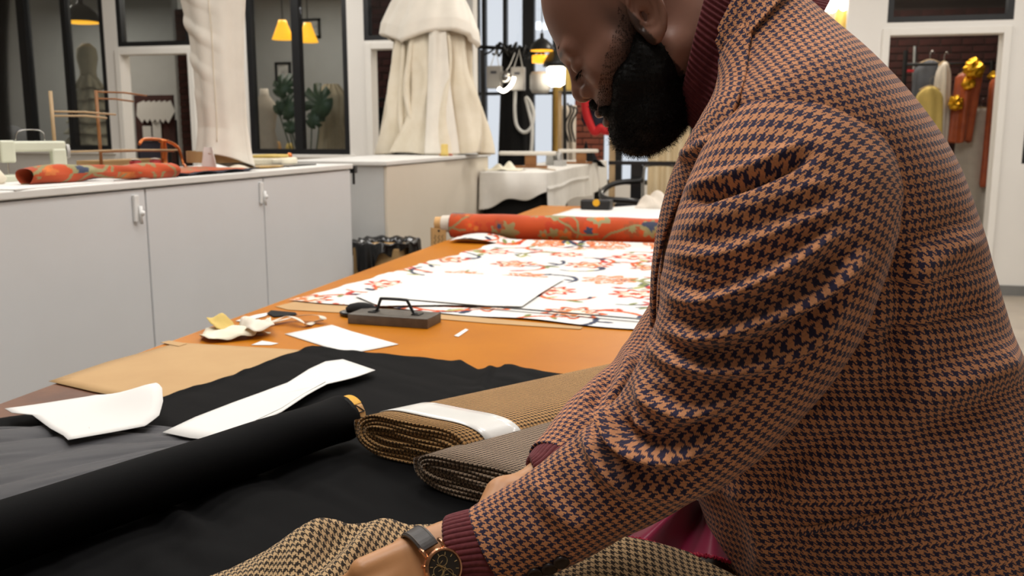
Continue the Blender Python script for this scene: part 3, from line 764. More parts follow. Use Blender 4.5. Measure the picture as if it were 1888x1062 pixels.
# behind the middle window: pictures, plant, lace dress, dress form, desk
def framed(c0, c1, y, label):
    a, b = onY(*c0, y), onY(*c1, y)
    t = thing('framed_picture', label, 'picture', ((a[0] + b[0]) / 2, y, min(a[2], b[2])))
    x0, x1, z0, z1 = a[0], b[0], b[2], a[2]
    obj('frame', J(box(x0, x0 + 0.03, y - 0.03, y, z0, z1), box(x1 - 0.03, x1, y - 0.03, y, z0, z1), box(x0, x1, y - 0.03, y, z0, z0 + 0.03), box(x0, x1, y - 0.03, y, z1 - 0.03, z1)), 'black_frame', t)
    obj('print', box(x0 + 0.03, x1 - 0.03, y - 0.012, y, z0 + 0.03, z1 - 0.03), 'picture', t)
framed((508, 115), (538, 152), 11.9, 'small framed print on the wall behind the middle window')
framed((555, 35), (592, 70), 11.9, 'dark framed picture above the right lampshade behind the middle window')
p = onY(490, 240, 10.3)
t = thing('dress_form', 'cream dress form at the left of the middle window', 'dress form', (p[0], p[1], 0))
obj('torso', lathe((p[0], p[1], 1.15), [(0.12, 0), (0.15, 0.12), (0.115, 0.3), (0.15, 0.5), (0.14, 0.62), (0.06, 0.72), (0.05, 0.8)], 24, 1, 0.75), 'pale_cloth', t, smooth=True)
obj('pole', cyl((p[0], p[1], 0.02), (p[0], p[1], 1.16), 0.02), 'black_steel', t)
obj('foot', lathe((p[0], p[1], 0), [(0.18, 0), (0.18, 0.02), (0.03, 0.04)], 20), 'black_steel', t)
p = onY(614, 260, 10.4)
t = thing('lace_dress', 'beige lace dress on a stand at the right of the middle window', 'dress', (p[0], p[1], 0))
obj('gown', grid(lambda u, v: (p[0] + (np.interp(v, [0, 0.5, 0.7, 0.9, 1], [0.27, 0.2, 0.15, 0.2, 0.08]) + 0.012 * np.sin(u * 75)) * np.cos(u * 6.2832), p[1] + 0.75 * (np.interp(v, [0, 0.5, 0.7, 0.9, 1], [0.27, 0.2, 0.15, 0.2, 0.08]) + 0.012 * np.sin(u * 75)) * np.sin(u * 6.2832), 0.5 + 1.5 * v), 90, 40)[:2], 'lace_cloth', t, smooth=True)
obj('pole', cyl((p[0], p[1], 0.0), (p[0], p[1], 0.6), 0.02), 'black_steel', t)
# monstera
p = onY(555, 250, 9.8)
t = thing('monstera_plant', 'green monstera with split leaves behind the middle window', 'plant', (p[0], p[1], 0))
obj('pot', lathe((p[0], p[1], 0), [(0.10, 0), (0.14, 0.28), (0.15, 0.9), (0.13, 0.905), (0.12, 0.86)], 20), 'terracotta', t, smooth=True)
def leafgeo(c, size, yawr, tilt):
    pts = [(0, 0)]
    out = []
    for i in range(41):
        a = -math.pi + 2 * math.pi * i / 40
        r = size * (0.62 + 0.38 * math.cos(a * 0.5) ** 2) * (1 - (0.42 if (i % 5 in (2,)) and 6 < i < 35 else 0))
        out.append((r * math.sin(a) * 0.85, r * math.cos(a) + size * 0.15))
    V = [(0, 0.02 * size, 0)] + [(x, y, -0.25 * (x * x + y * y) / size) for x, y in out]
    V = np.array(V); Fc = [(0, i + 1, i + 2) for i in range(40)]
    R = Matrix.Rotation(yawr, 3, 'Y') @ Matrix.Rotation(tilt, 3, 'X')
    return V @ np.array(R).T + np.asarray(c), Fc
for (ax, ay, s, yr, ti) in ((518, 165, 0.19, 0.5, 1.3), (530, 205, 0.20, -0.4, 1.5), (592, 195, 0.28, -0.9, 1.4), (575, 225, 0.15, 0.8, 1.6), (535, 235, 0.15, 0.3, 1.2), (512, 200, 0.12, 1.2, 1.5)):
    q = onY(ax, ay, 9.75)
    obj('leaf', leafgeo(q, s, yr, ti), 'plant_green', t, smooth=True, solid=0.003)
    obj('stem', tube(spline([(p[0], p[1], 0.9), ((p[0] + q[0]) / 2 + 0.02, p[1], 1.15), tuple(q)], 14), 0.007, 6), 'plant_green', t, smooth=True)
o = obj('low_desk', J(box(-6.1, -4.6, 10.6, 11.3, 1.05, 1.1), box(-6.05, -5.99, 10.65, 11.25, 0, 1.05), box(-4.71, -4.65, 10.65, 11.25, 0, 1.05)), 'wood'); tag(o, 'wooden desk top behind the middle window', 'desk')
p = onY(461, 270, 10.75); o = obj('candle_lamp', lathe((p[0], p[1], 1.1), [(0.05, 0), (0.05, 0.05), (0.08, 0.06), (0.06, 0.22), (0.03, 0.24)], 18), 'lamp_yellow', smooth=True); tag(o, 'small glowing yellow lamp low at the left of the middle window', 'lamp')
p = onY(447, 213, 9.6)
t = thing('bulb_lamp', 'bright bulb lamp in the gap left of the middle window', 'lamp', (p[0], p[1], 0)); obj('bulb', lathe(p, [(0.02, -0.02), (0.06, 0), (0.055, 0.02), (0.01, 0.035)], 18), 'lamp_white', t, smooth=True); obj('pole', cyl((p[0], p[1], 0), (p[0], p[1], p[2]), 0.01), 'black_steel', t)
p = onY(534, 262, 10.7); o = obj('yellow_vase', lathe((p[0], p[1], 1.1), [(0.05, 0), (0.07, 0.08), (0.05, 0.16), (0.03, 0.2)], 16), 'yellow_cloth', smooth=True); tag(o, 'small yellow vase under the monstera leaves', 'vase')
p = onY(508, 262, 10.85); o = obj('tan_vase', lathe((p[0], p[1], 1.1), [(0.07, 0), (0.08, 0.1), (0.06, 0.2), (0.05, 0.22)], 16), 'tan_card', smooth=True); tag(o, 'tan jar on the desk below the dress form', 'jar')
p = onY(605, 270, 10.7); o = obj('white_pot', lathe((p[0], p[1], 1.1), [(0.05, 0), (0.07, 0.1), (0.065, 0.12)], 16), 'paper', smooth=True); tag(o, 'white pot on the desk below the lace dress', 'pot')
# dark arched chair in the second doorway
p = onY(700, 285, 9.45)
t = thing('arched_chair', 'black arched chair back inside the doorway beside the muslin dress', 'chair', (p[0], p[1], 0))
obj('backrest', tube(spline([(p[0] - 0.16, 9.45, 0.9), (p[0] - 0.12, 9.45, 1.5), (p[0] + 0.02, 9.45, 1.78), (p[0] + 0.2, 9.45, 1.6), (p[0] + 0.24, 9.45, 0.9)], 30), 0.018, 8), 'black_steel', t, smooth=True)
obj('pad', grid(lambda u, v: (p[0] + 0.04 + 0.36 * (u - 0.5) * np.sqrt(np.maximum(0, 1 - (v * 0.98) ** 4)), 9.46 + 0 * u, 0.9 + 0.8 * v), 14, 14)[:2], 'black_felt', t, solid=0.03)
obj('seat', box(p[0] - 0.16, p[0] + 0.24, 9.2, 9.5, 0.86, 0.92), 'black_felt', t, bevel=0.02)
for (lx, ly) in ((-0.14, 9.22), (0.22, 9.22), (-0.14, 9.48), (0.22, 9.48)): obj('leg', cyl((p[0] + lx, ly, 0), (p[0] + lx, ly, 0.88), 0.014), 'black_steel', t)
# ================================================================ alcove with the steel windows
def sphere(c, r, n=12, m=8, sz=1.0):
    c = np.asarray(c, float)
    return lathe(c, [(max(r * math.sin(a), 1e-4), -r * sz * math.cos(a)) for a in np.linspace(0.05, math.pi - 0.05, m)], n)
YR = 10.85
def R_(px, py, y=YR): return onY(px, py, y)
t = thing('hanging_rail', 'black rail with tangled cables in front of the steel windows', 'rail', (R_(893, 280)[0], YR, 0))
obj('upright', cyl((R_(894, 280)[0], YR, 0), R_(890, 92), 0.03, n=10), 'black_steel', t)
obj('upright', cyl((R_(1046, 280)[0], YR, 0), R_(1040, 92), 0.02, n=10), 'black_steel', t)
obj('bar', cyl(R_(874, 86), R_(1060, 96), 0.022, n=10), 'black_steel', t)
rng = random.Random(8)
for k in range(9):
    x0 = 895 + k * 11; pts = []
    for s in range(9): pts.append(R_(x0 + s * 7 + rng.uniform(-6, 6), 88 + 9 * math.sin(s * 1.7 + k) + rng.uniform(-3, 14), YR + rng.uniform(-0.05, 0.03)))
    obj('cable', tube(spline(pts, 40), 0.013, 6), 'black_plastic', t, smooth=True)
def iron_box(px0, py0, px1, py1, label):
    a, b = R_(px0, py0, YR - 0.1), R_(px1, py1, YR - 0.1)
    t = thing('control_box', label, 'box', ((a[0] + b[0]) / 2, YR - 0.1, b[2]), 'white control boxes on the rail')
    obj('case', box(a[0], b[0], YR - 0.16, YR - 0.06, b[2], a[2]), 'grey_plastic', t, bevel=0.012)
    w_ = (b[0] - a[0])
    obj('plate', box(a[0] + 0.3 * w_, a[0] + 0.7 * w_, YR - 0.163, YR - 0.16, a[2] - 0.09, a[2] - 0.06), 'grey_garment', t)
    obj('strap', tube([(a[0] + w_ / 2 - 0.05, YR - 0.1, a[2]), R_((px0 + px1) / 2 + 2, 92, YR - 0.05), (a[0] + w_ / 2 + 0.05, YR - 0.1, a[2])], 0.006, 6), 'hose_white', t)
iron_box(899, 122, 926, 163, 'white control box hanging left of the ring lamp')
iron_box(943, 124, 968, 167, 'white control box hanging right of the ring lamp')
c = R_(932, 142, YR - 0.25)
t = thing('ring_lamp', 'chrome lamp with a bright curved tube hanging between the white boxes', 'lamp', c)
obj('dome', sphere(c, 0.075), 'steel', t, smooth=True)
obj('tube_light', tube(spline([R_(919, 163, YR - 0.3), R_(928, 168, YR - 0.3), R_(938, 162, YR - 0.3), R_(945, 152, YR - 0.3), R_(948, 142, YR - 0.3)], 20), 0.022, 8), 'lamp_white', t, smooth=True)
obj('cord', tube(spline([c + (0, 0, 0.06), R_(940, 120, YR - 0.2), R_(950, 96, YR - 0.03)], 12), 0.006, 6), 'hose_white', t, smooth=True)
o = obj('steam_hose', J(tube(spline([R_(950, 168), R_(949, 205), R_(953, 232), R_(966, 244), R_(979, 235), R_(984, 210), R_(978, 190), R_(970, 180), R_(974, 200), R_(981, 232), R_(980, 272), R_(977, 290)], 70), 0.022, 8)), 'hose_white', smooth=True)
tag(o, 'white steam hose looping down from the right control box', 'hose')
o = obj('garment_bag', grid(lambda u, v: (R_(958, 200, 11.3)[0] + 0.17 * (u - 0.5) * (1 + 0.9 * (1 - v) - 0.8 * np.clip(v - 0.8, 0, 1)), 10.90 + 0.02 * np.sin(u * 9), 0.95 + (onY(958, 90, 10.85)[2] - 0.95) * v), 16, 20)[:2], 'black_felt', smooth=True, solid=0.08); tag(o, 'long black garment bag hanging behind the steam hose', 'garment bag')
pendant('dome_lamp', 'black dome lamp with a yellow inside beside the face', R_(999, 92, 10.3), 0.135, 'lamp_yellow', cord=0.7)
o = obj('lamp_reflector', J(lathe(R_(997, 116, 10.5), [(0.10, 0), (0.1, 0.08), (0.085, 0.085), (0.05, -0.005)], 20)), 'lamp_yellow', smooth=True); tag(o, 'yellow lit lamp collar under the black dome lamp', 'lamp')
p = R_(1025, 160, 10.4)
t = thing('bright_lamp', 'dark shaded lamp with a bright white bulb at the nose', 'lamp', p)
obj('shade', lathe(p, [(0.15, 0.22), (0.14, 0.27), (0.09, 0.36), (0.03, 0.4)], 24), 'lamp_dark', t, smooth=True)
obj('bulb', lathe(p, [(0.05, 0.0), (0.1, 0.03), (0.105, 0.2), (0.08, 0.22)], 20), 'lamp_white', t, smooth=True)
obj('pole', cyl((p[0], p[1], 0), p, 0.03), 'brass', t)
p = R_(996, 172, 10.6); o = obj('glass_jar', lathe((p[0], p[1], p[2]), [(0.09, 0), (0.12, 0.05), (0.12, 0.2), (0.1, 0.24)], 20), 'grey_plastic', smooth=True); tag(o, 'pale reflector can hanging beside the bright bulb', 'can')
o = obj('yellow_wrap', grid(lambda u, v: (R_(1045, 150, 10.9)[0] + 0.2 * (u - 0.5), 10.9 + 0.02 * np.sin(u * 12), R_(1045, 168, 10.9)[2] + 0.45 * v), 16, 12)[:2], 'yellow_cloth', smooth=True, solid=0.01); tag(o, 'yellow cloth hanging behind the bright bulb', 'cloth')
o = obj('pale_wrap', grid(lambda u, v: (R_(1049, 200, 11.0)[0] + 0.17 * (u - 0.5), 11.0 + 0.02 * np.sin(u * 14), 1.0 + 0.75 * v), 16, 12)[:2], 'pale_cloth', smooth=True, solid=0.01); tag(o, 'pale cloth panel hanging below the yellow cloth', 'cloth')
o = obj('tan_pole', cyl((R_(1029, 260, 10.95)[0], 10.95, 0), R_(1029, 170, 10.95), 0.045), 'light_wood'); tag(o, 'tan post standing below the bright bulb', 'post')
for k in range(3):
    x0 = 1046 + 6 * k; o = obj('hanging_chain', tube(spline([R_(x0, 190 + 3 * k, 10.8), R_(x0 + 6, 205, 10.8), R_(x0 - 4, 230, 10.8), R_(x0 + 2, 262, 10.8)], 24), 0.012, 6), 'black_steel', smooth=True); tag(o, 'black looped cord on the pale cloth panel, %s of three' % ('leftmost', 'middle one', 'rightmost')[k], 'cord', 'looped cords')
# navy garment with a red edge, beyond the chin
def gar(u, v):
    a, b = R_(1072, 184, 10.2), R_(1136, 252, 10.2)
    return a[0] + (b[0] - a[0]) * u, 10.2 + 0.03 * np.sin(u * 11), a[2] + (b[2] - a[2]) * v * (0.55 + 0.45 * u ** 0.5)
t = thing('navy_garment', 'navy garment with a bright red edge hanging beyond the chin', 'garment', R_(1100, 250, 10.2))
obj('cloth', grid(gar, 18, 18)[:2], 'navy_cloth', t, smooth=True, solid=0.01)
obj('hanger_cord', cyl(R_(1100, 186, 10.2), (R_(1100, 186, 10.2)[0], 10.2, 4.0), 0.006), 'black_plastic', t)
obj('red_edge', tube(spline([R_(1078, 178, 10.17), R_(1080, 205, 10.17), R_(1088, 228, 10.17), R_(1097, 243, 10.17), R_(1108, 236, 10.17), R_(1115, 241, 10.17), R_(1130, 243, 10.17)], 40), 0.045, 8), 'red_cloth', t, smooth=True)
# pressing table with a white cloth
px0, px1, py0, py1, pz = -1.97, -1.455, 7.09, 10.5, 1.12
t = thing('pressing_table', 'long pressing table under a white cloth by the steel windows', 'table', ((px0 + px1) / 2, (py0 + py1) / 2, 0))
obj('board', box(px0 + 0.01, px1 - 0.01, py0 + 0.01, py1 - 0.01, pz - 0.06, pz - 0.006), 'wood', t)
for (lx, ly) in ((px0 + 0.06, py0 + 0.2), (px1 - 0.06, py0 + 0.2), (px0 + 0.06, py1 - 0.2), (px1 - 0.06, py1 - 0.2)): obj('leg', box(lx - 0.03, lx + 0.03, ly - 0.03, ly + 0.03, 0, pz - 0.06), 'black_steel', t)
t = thing('tablecloth', 'white cloth draped over the pressing table, creased where it hangs', 'tablecloth', ((px0 + px1) / 2, (py0 + py1) / 2, pz))
obj('top', grid(lambda u, v: (px0 - 0.01 + (px1 - px0 + 0.02) * u, py0 - 0.01 + (py1 - py0 + 0.02) * v, pz + 0.004 * nz(u, v * 6, 8, 2)), 20, 80)[:2], 'tablecloth', t, smooth=True, solid=0.004)
obj('side', grid(lambda u, v: (px1 + 0.012 + 0.03 * v * (1 + np.sin(u * 34 + 2 * np.sin(u * 9))) * 0.5 + 0.012 * np.exp(-((v - 0.42) / 0.03) ** 2) * (u < 0.6), py0 - 0.01 + (py1 - py0 + 0.02) * u, pz - v * (0.305 + 0.02 * np.sin(u * 13))), 160, 30)[:2], 'tablecloth', t, smooth=True, solid=0.003)
obj('front', grid(lambda u, v: (px0 - 0.01 + (px1 - px0 + 0.03) * u, py0 - 0.012 - 0.03 * v * (1 + np.sin(u * 15 + 1)) * 0.5 - 0.03 * np.sin(v * 3.1) * np.sin(u * 3.1), pz - v * (0.30 - 0.13 * u ** 0.7 + 0.02 * np.sin(u * 11))), 60, 30)[:2], 'tablecloth', t, smooth=True, solid=0.003)
o = obj('black_cover', J(box(px0, px1 - 0.03, py0 + 0.05, py0 + 0.5, 0, 0.94)), 'black_felt', bevel=0.03); tag(o, 'black covered machine under the pressing table', 'machine')
def sleeve_board(c, L, rz, label):
    t = thing('sleeve_board', label, 'pressing board', c, 'sleeve boards on the pressing table')
    R = np.array([[math.cos(rz), -math.sin(rz), 0], [math.sin(rz), math.cos(rz), 0], [0, 0, 1]])
    pts = [(x * L, 0.06 * (1 - 0.35 * (x + 0.5)) * s) for s, xs in ((1, np.linspace(-0.5, 0.5, 8)), (-1, np.linspace(0.5, -0.5, 8))) for x in xs]
    def T(g): return np.asarray(g[0]) @ R.T + np.asarray(c), g[1]
    obj('pad', T(prism(pts, 0.11, 0.145)), 'muslin_white', t, bevel=0.012)
    obj('stem', T(box(-0.02, 0.08, -0.03, 0.03, 0.02, 0.11)), 'wood', t, bevel=0.004)
    obj('foot', T(box(-L * 0.35, L * 0.35, -0.045, 0.045, 0, 0.02)), 'wood', t, bevel=0.004)
sleeve_board((-1.80, 8.0, pz), 0.50, 0.1, 'white sleeve board on a wooden block, nearest on the pressing table')
sleeve_board((-1.55, 9.2, pz), 0.40, 0.2, 'white sleeve board farther along the pressing table')
p = (-1.86, 7.45)
o = obj('cloth_scrap', grid(lambda u, v: (p[0] + 0.1 * (u - 0.5) * 3, p[1] + 0.3 * (v - 0.5), pz + 0.004 + 0.05 * np.exp(-((u - .5) ** 2 + (v - .5) ** 2) * 9) * (1 + 0.6 * np.sin(u * 15 + v * 9))), 24, 24)[:2], 'cream_cloth', smooth=True, solid=0.003); tag(o, 'heap of cream scraps at the near end of the pressing table', 'scrap')
o = obj('wooden_ruler', obox((-1.58, 7.7, pz + 0.002), 0.03, 0.5, 0.006, 0.5), 'light_wood'); tag(o, 'wooden ruler lying on the pressing table', 'ruler')
o = obj('metal_can', lathe((-1.72, 8.75, pz), [(0.06, 0), (0.07, 0.01), (0.06, 0.12), (0.065, 0.125), (0.04, 0.13)], 20), 'steel', smooth=True); tag(o, 'metal can between the two sleeve boards', 'can')
o = obj('steam_iron', J(prism([(-1.66, 8.5), (-1.58, 8.5), (-1.56, 8.62), (-1.62, 8.75), (-1.68, 8.62)], pz, pz + 0.05), tube(spline([(-1.62, 8.53, pz + 0.05), (-1.62, 8.55, pz + 0.11), (-1.62, 8.64, pz + 0.11), (-1.62, 8.67, pz + 0.05)], 14), 0.014, 8)), 'grey_plastic', bevel=0.004); tag(o, 'grey steam iron beside the metal can', 'iron')
o = obj('black_garment', grid(lambda u, v: (-1.50 + 0.16 * (u - 0.5) + 0.14 * np.clip(v - 0.55, 0, 1), 9.55 + 0.5 * (v - 0.5), pz + 0.006 + 0.17 * np.exp(-((u - 0.4) ** 2 * 5 + (v - 0.45) ** 2 * 9)) * (1 + 0.3 * np.sin(u * 13 + v * 8)) - 0.2 * np.clip(v - 0.72, 0, 1)), 30, 30)[:2], 'black_cloth', smooth=True, solid=0.006); tag(o, 'black garment heaped at the far end of the pressing table', 'garment')
# pole, chair, curtain and wrapped bundle seen under the beard
o = obj('wooden_pole', cyl((onY(1129, 400, 8.2)[0], 8.2, 0), (onY(1129, 240, 8.2)[0], 8.2, 1.5), 0.028, n=12), 'light_wood'); tag(o, 'upright wooden pole below the red edged garment', 'pole')
c = onY(1185, 360, 7.3); c = np.array([c[0], 7.3, 0])
t = thing('steel_chair', 'black chair with a steel tube back behind the tables', 'chair', c)
obj('seat', box(c[0] - 0.20, c[0] + 0.20, 7.1, 7.5, 0.84, 0.89), 'black_felt', t, bevel=0.02)
for s in (-1, 1): obj('leg', cyl((c[0] + s * 0.18, 7.13, 0), (c[0] + s * 0.18, 7.13, 0.85), 0.014), 'steel', t); obj('leg', cyl((c[0] + s * 0.18, 7.47, 0), (c[0] + s * 0.18, 7.47, 0.85), 0.014), 'steel', t)
obj('back_frame', tube(spline([(c[0] - 0.02, 7.5, 0.86), (c[0] - 0.02, 7.52, 1.12), (c[0] + 0.02, 7.53, 1.17), (c[0] + 0.2, 7.53, 1.17), (c[0] + 0.24, 7.52, 1.12), (c[0] + 0.24, 7.5, 0.86)], 40), 0.016, 8), 'steel', t, smooth=True)
obj('back_bar', box(c[0] - 0.3, c[0] + 0.24, 7.49, 7.53, 1.17, 1.2), 'black_steel', t)
obj('back_slat', box(c[0] - 0.12, c[0] - 0.03, 7.5, 7.53, 0.88, 1.18), 'black_steel', t)
obj('arm', tube(spline([(c[0] - 0.02, 7.45, 1.05), (c[0] - 0.22, 7.3, 1.03), (c[0] - 0.30, 7.15, 0.97), (c[0] - 0.25, 7.0, 0.93), (c[0] - 0.05, 6.95, 0.92), (c[0] + 0.05, 7.0, 0.90)], 40), 0.022, 8), 'black_plastic', t, smooth=True)
o = obj('beige_curtain', grid(lambda u, v: (onY(1232, 300, 8.0)[0] + 0.34 * (u - 0.5), 8.0 + 0.03 * np.sin(u * 22), 0.01 + 2.1 * v), 40, 20)[:2], 'curtain', smooth=True, solid=0.004); tag(o, 'beige hanging cloth between the beard and the jacket', 'curtain')
o = obj('curtain_stand', J(cyl((onY(1208, 300, 8.0)[0], 8.06, 0), (onY(1208, 300, 8.0)[0], 8.06, 2.12), 0.015), cyl((onY(1262, 300, 8.0)[0], 8.06, 0), (onY(1262, 300, 8.0)[0], 8.06, 2.12), 0.015), cyl((onY(1208, 300, 8.0)[0], 8.06, 2.11), (onY(1262, 300, 8.0)[0], 8.06, 2.11), 0.015)), 'black_steel'); tag(o, 'black stand holding the beige hanging cloth', 'stand')
# top right: glass lamps and yellow cloth hanging in the alcove
for k, (ax, ay) in enumerate(((1497, 8), (1516, 12), (1535, 10), (1556, 6))):
    q = onY(ax, ay, 9.5); t = thing('glass_pendant', 'glass pendant above the shoulder, %s of four' % ('leftmost', 'second from the left', 'third from the left', 'rightmost')[k], 'lamp', q, 'glass pendants above the shoulder')
    obj('bulb', sphere(q, 0.05, sz=1.4), 'lamp_white', t, smooth=True); obj('socket', cyl(q + (0, 0, 0.05), q + (0, 0, 0.15), 0.02), 'black_plastic', t); obj('cord', cyl(q + (0, 0, 0.15), (q[0], q[1], 4.0), 0.006), 'black_plastic', t)
o = obj('yellow_hanging', grid(lambda u, v: (onY(1553, 40, 9.6)[0] + 0.12 * (u - 0.5) * (1.5 - v), 9.6 + 0.02 * np.sin(u * 10), onY(1553, 60, 9.6)[2] + 0.3 * v), 12, 10)[:2], 'yellow_cloth', smooth=True, solid=0.006); tag(o, 'yellow cloth hanging beside the white door frame, above the shoulder', 'cloth')
o = obj('pale_hanging', grid(lambda u, v: (onY(1528, 40, 9.7)[0] + 0.16 * (u - 0.5), 9.7 + 0.02 * np.sin(u * 10), onY(1553, 60, 9.6)[2] - 0.03 + 0.32 * v), 12, 10)[:2], 'pale_cloth', smooth=True, solid=0.006); tag(o, 'pale cloth hanging left of the yellow one, above the shoulder', 'cloth')

t = thing('cloth_rail', 'black rail over the hanging cloths above the shoulder', 'rail', (0.6, 9.65, 3.1)); zt = onY(1553, 60, 9.6)[2] + 0.29
obj('bar', cyl((0.55, 9.65, zt), (0.98, 9.65, zt), 0.012), 'black_steel', t); obj('drop_rod', cyl((0.56, 9.65, zt), (0.56, 9.65, 4.0), 0.008), 'black_steel', t)
# ================================================================ garment racks in the right doorway
def garment(name, label, cx, y, ztop, zbot, wt, wb, m, group=None, k=6, seed=0, tilt=0.0):
    t = thing(name, label, 'garment', (cx, y, zbot), group)
    def fn(u, v):
        a = u * 2 * np.pi; w_ = wt + (wb - wt) * (1 - v) ** 0.8
        sh = np.where(v > 0.9, 1 - 0.75 * ((v - 0.9) / 0.1) ** 2, 1.0)
        f = 0.018 * (1 - v * 0.6) * np.sin(a * k + seed + 2 * v)
        return cx + tilt * (1 - v) + (w_ * sh + f) * np.cos(a), y + (0.09 + f) * np.sin(a), zbot + (ztop - zbot) * v + 0.012 * np.sin(a * 3 + seed) * (1 - v)
    obj('cloth', grid(fn, 70, 40)[:2], m, t, smooth=True, solid=0.004)
    obj('hanger', tube(spline([(cx - wt * 0.8, y, ztop - 0.03), (cx, y, ztop + 0.01), (cx + wt * 0.8, y, ztop - 0.03)], 12), 0.008, 6), 'light_wood', t)
    obj('hook', tube(spline([(cx, y, ztop), (cx, y, ztop + 0.07), (cx + 0.02, y, ztop + 0.10), (cx + 0.035, y, ztop + 0.075)], 12), 0.004, 6), 'steel', t)
    return t
YG = 10.2
def G_(px, py, y=YG): return onY(px, py, y)
a = G_(1828, 90); b = G_(1700, 90)
t = thing('garment_rack', 'black steel garment rack inside the right doorway', 'rack', ((a[0] + b[0]) / 2, YG, 0))
obj('post', cyl((G_(1822, 480)[0], YG, 0.02), G_(1829, 112), 0.022, n=10), 'black_steel', t)
obj('post', cyl((b[0] - 0.15, YG, 0.02), (b[0] - 0.15, YG, a[2]), 0.022, n=10), 'black_steel', t)
obj('rail', cyl((b[0] - 0.15, YG, G_(1740, 118)[2]), (G_(1860, 118)[0], YG, G_(1740, 118)[2]), 0.016, n=10), 'black_steel', t)
obj('base', box(b[0] - 0.2, G_(1860, 118)[0], YG - 0.03, YG + 0.03, 0, 0.03), 'black_steel', t)
o = obj('chrome_stand', cyl((G_(1687, 300, 10.6)[0], 10.6, 0), G_(1687, 85, 10.6), 0.02), 'steel'); tag(o, 'chrome upright behind the cream garments in the right doorway', 'stand')
o = obj('red_frame', J(box(G_(1668, 130, 10.5)[0], G_(1704, 130, 10.5)[0], 10.48, 10.51, G_(1690, 133, 10.5)[2], G_(1690, 128, 10.5)[2]), box(G_(1702, 130, 10.5)[0], G_(1705, 130, 10.5)[0], 10.48, 10.51, 0, G_(1690, 128, 10.5)[2]), box(G_(1668, 130, 10.5)[0], G_(1671, 130, 10.5)[0], 10.48, 10.51, 0, G_(1690, 128, 10.5)[2])), 'red_thread'); tag(o, 'thin red frame among the garments in the right doorway', 'frame')
garment('grey_jacket', 'dark grey jacket at the left of the right doorway', G_(1714, 120, 10.4)[0], 10.4, G_(1714, 112, 10.4)[2], 0.95, 0.14, 0.16, 'grey_garment', seed=1)
garment('cream_coat', 'cream coat draped down beside the grey jacket in the right doorway', G_(1738, 150, 10.1)[0], 10.1, G_(1735, 115, 10.1)[2], 0.6, 0.06, 0.10, 'pale_cloth', seed=2)
garment('yellow_gown', 'yellow gown at the left of the right doorway', G_(1714, 170, 9.9)[0], 9.9, G_(1714, 160, 9.9)[2], 0.7, 0.12, 0.15, 'yellow_cloth', seed=3)
garment('orange_gown', 'orange silk gown with gold foil in the right doorway', G_(1787, 150, 10.1)[0], 10.1, G_(1787, 132, 10.1)[2], G_(1787, 262, 10.1)[2], 0.13, 0.11, 'orange_silk', seed=4, tilt=-0.06)
garment('blush_gown', 'pale gown hanging below the orange silk in the right doorway', G_(1800, 300, 10.3)[0], 10.3, G_(1800, 200, 10.3)[2], 0.35, 0.19, 0.24, 'pale_cloth', seed=5)
garment('rust_coat', 'rust coat at the right jamb of the right doorway', G_(1836, 150, 10.15)[0], 10.15, G_(1836, 140, 10.15)[2], 0.9, 0.05, 0.06, 'orange_silk', seed=6)
rng = random.Random(4)
for k, (ax, ay, s, lb) in enumerate(((1797, 128, 0.09, 'crumpled gold foil on top of the orange gown'), (1832, 140, 0.05, 'crumpled gold foil bow on the black post'), (1762, 190, 0.07, 'gold foil tuft left of the orange gown'), (1785, 155, 0.06, 'gold foil band across the orange gown'))):
    q = G_(ax, ay, 10.17 if k == 1 else 9.98); V, fc = sphere(q, s, 18, 12)
    d = (V - q); V = q + d * (1 + 0.45 * np.array([noise.noise(Vector(v * 28)) for v in V]))[:, None]
    o = obj('gold_foil', (V, fc), 'gold_foil'); tag(o, lb, 'foil')
# ================================================================ the cutting table
TZ = 0.90; TXL, TXR, TY0, TY1 = -1.392, 0.02, 0.30, 6.62
t = thing('cutting_table', 'long wooden cutting table topped with ochre board', 'table', ((TXL + TXR) / 2, (TY0 + TY1) / 2, 0))
obj('tabletop', box(TXL, TXR, TY0, TY1, TZ - 0.06, TZ - 0.004), 'old_wood', t, bevel=0.004)
obj('top_board', box(TXL + 0.012, TXR - 0.005, 1.78, TY1 - 0.01, TZ - 0.006, TZ), 'ochre_board', t, bevel=0.001)
obj('worn_board', box(TXL + 0.012, TXR - 0.005, TY0 + 0.01, 1.779, TZ - 0.006, TZ - 0.0002), 'old_wood', t, bevel=0.001)
for (lx, ly) in ((TXL + 0.12, TY0 + 0.15), (TXR - 0.12, TY0 + 0.15), (TXL + 0.12, 3.4), (TXR - 0.12, 3.4), (TXL + 0.12, TY1 - 0.15), (TXR - 0.12, TY1 - 0.15)):
    obj('leg', box(lx - 0.045, lx + 0.045, ly - 0.045, ly + 0.045, 0, TZ - 0.06), 'old_wood', t)
obj('apron', box(TXL + 0.08, TXL + 0.1, TY0 + 0.1, TY1 - 0.1, TZ - 0.16, TZ - 0.06), 'old_wood', t)
obj('apron', box(TXR - 0.1, TXR - 0.08, TY0 + 0.1, TY1 - 0.1, TZ - 0.16, TZ - 0.06), 'old_wood', t)

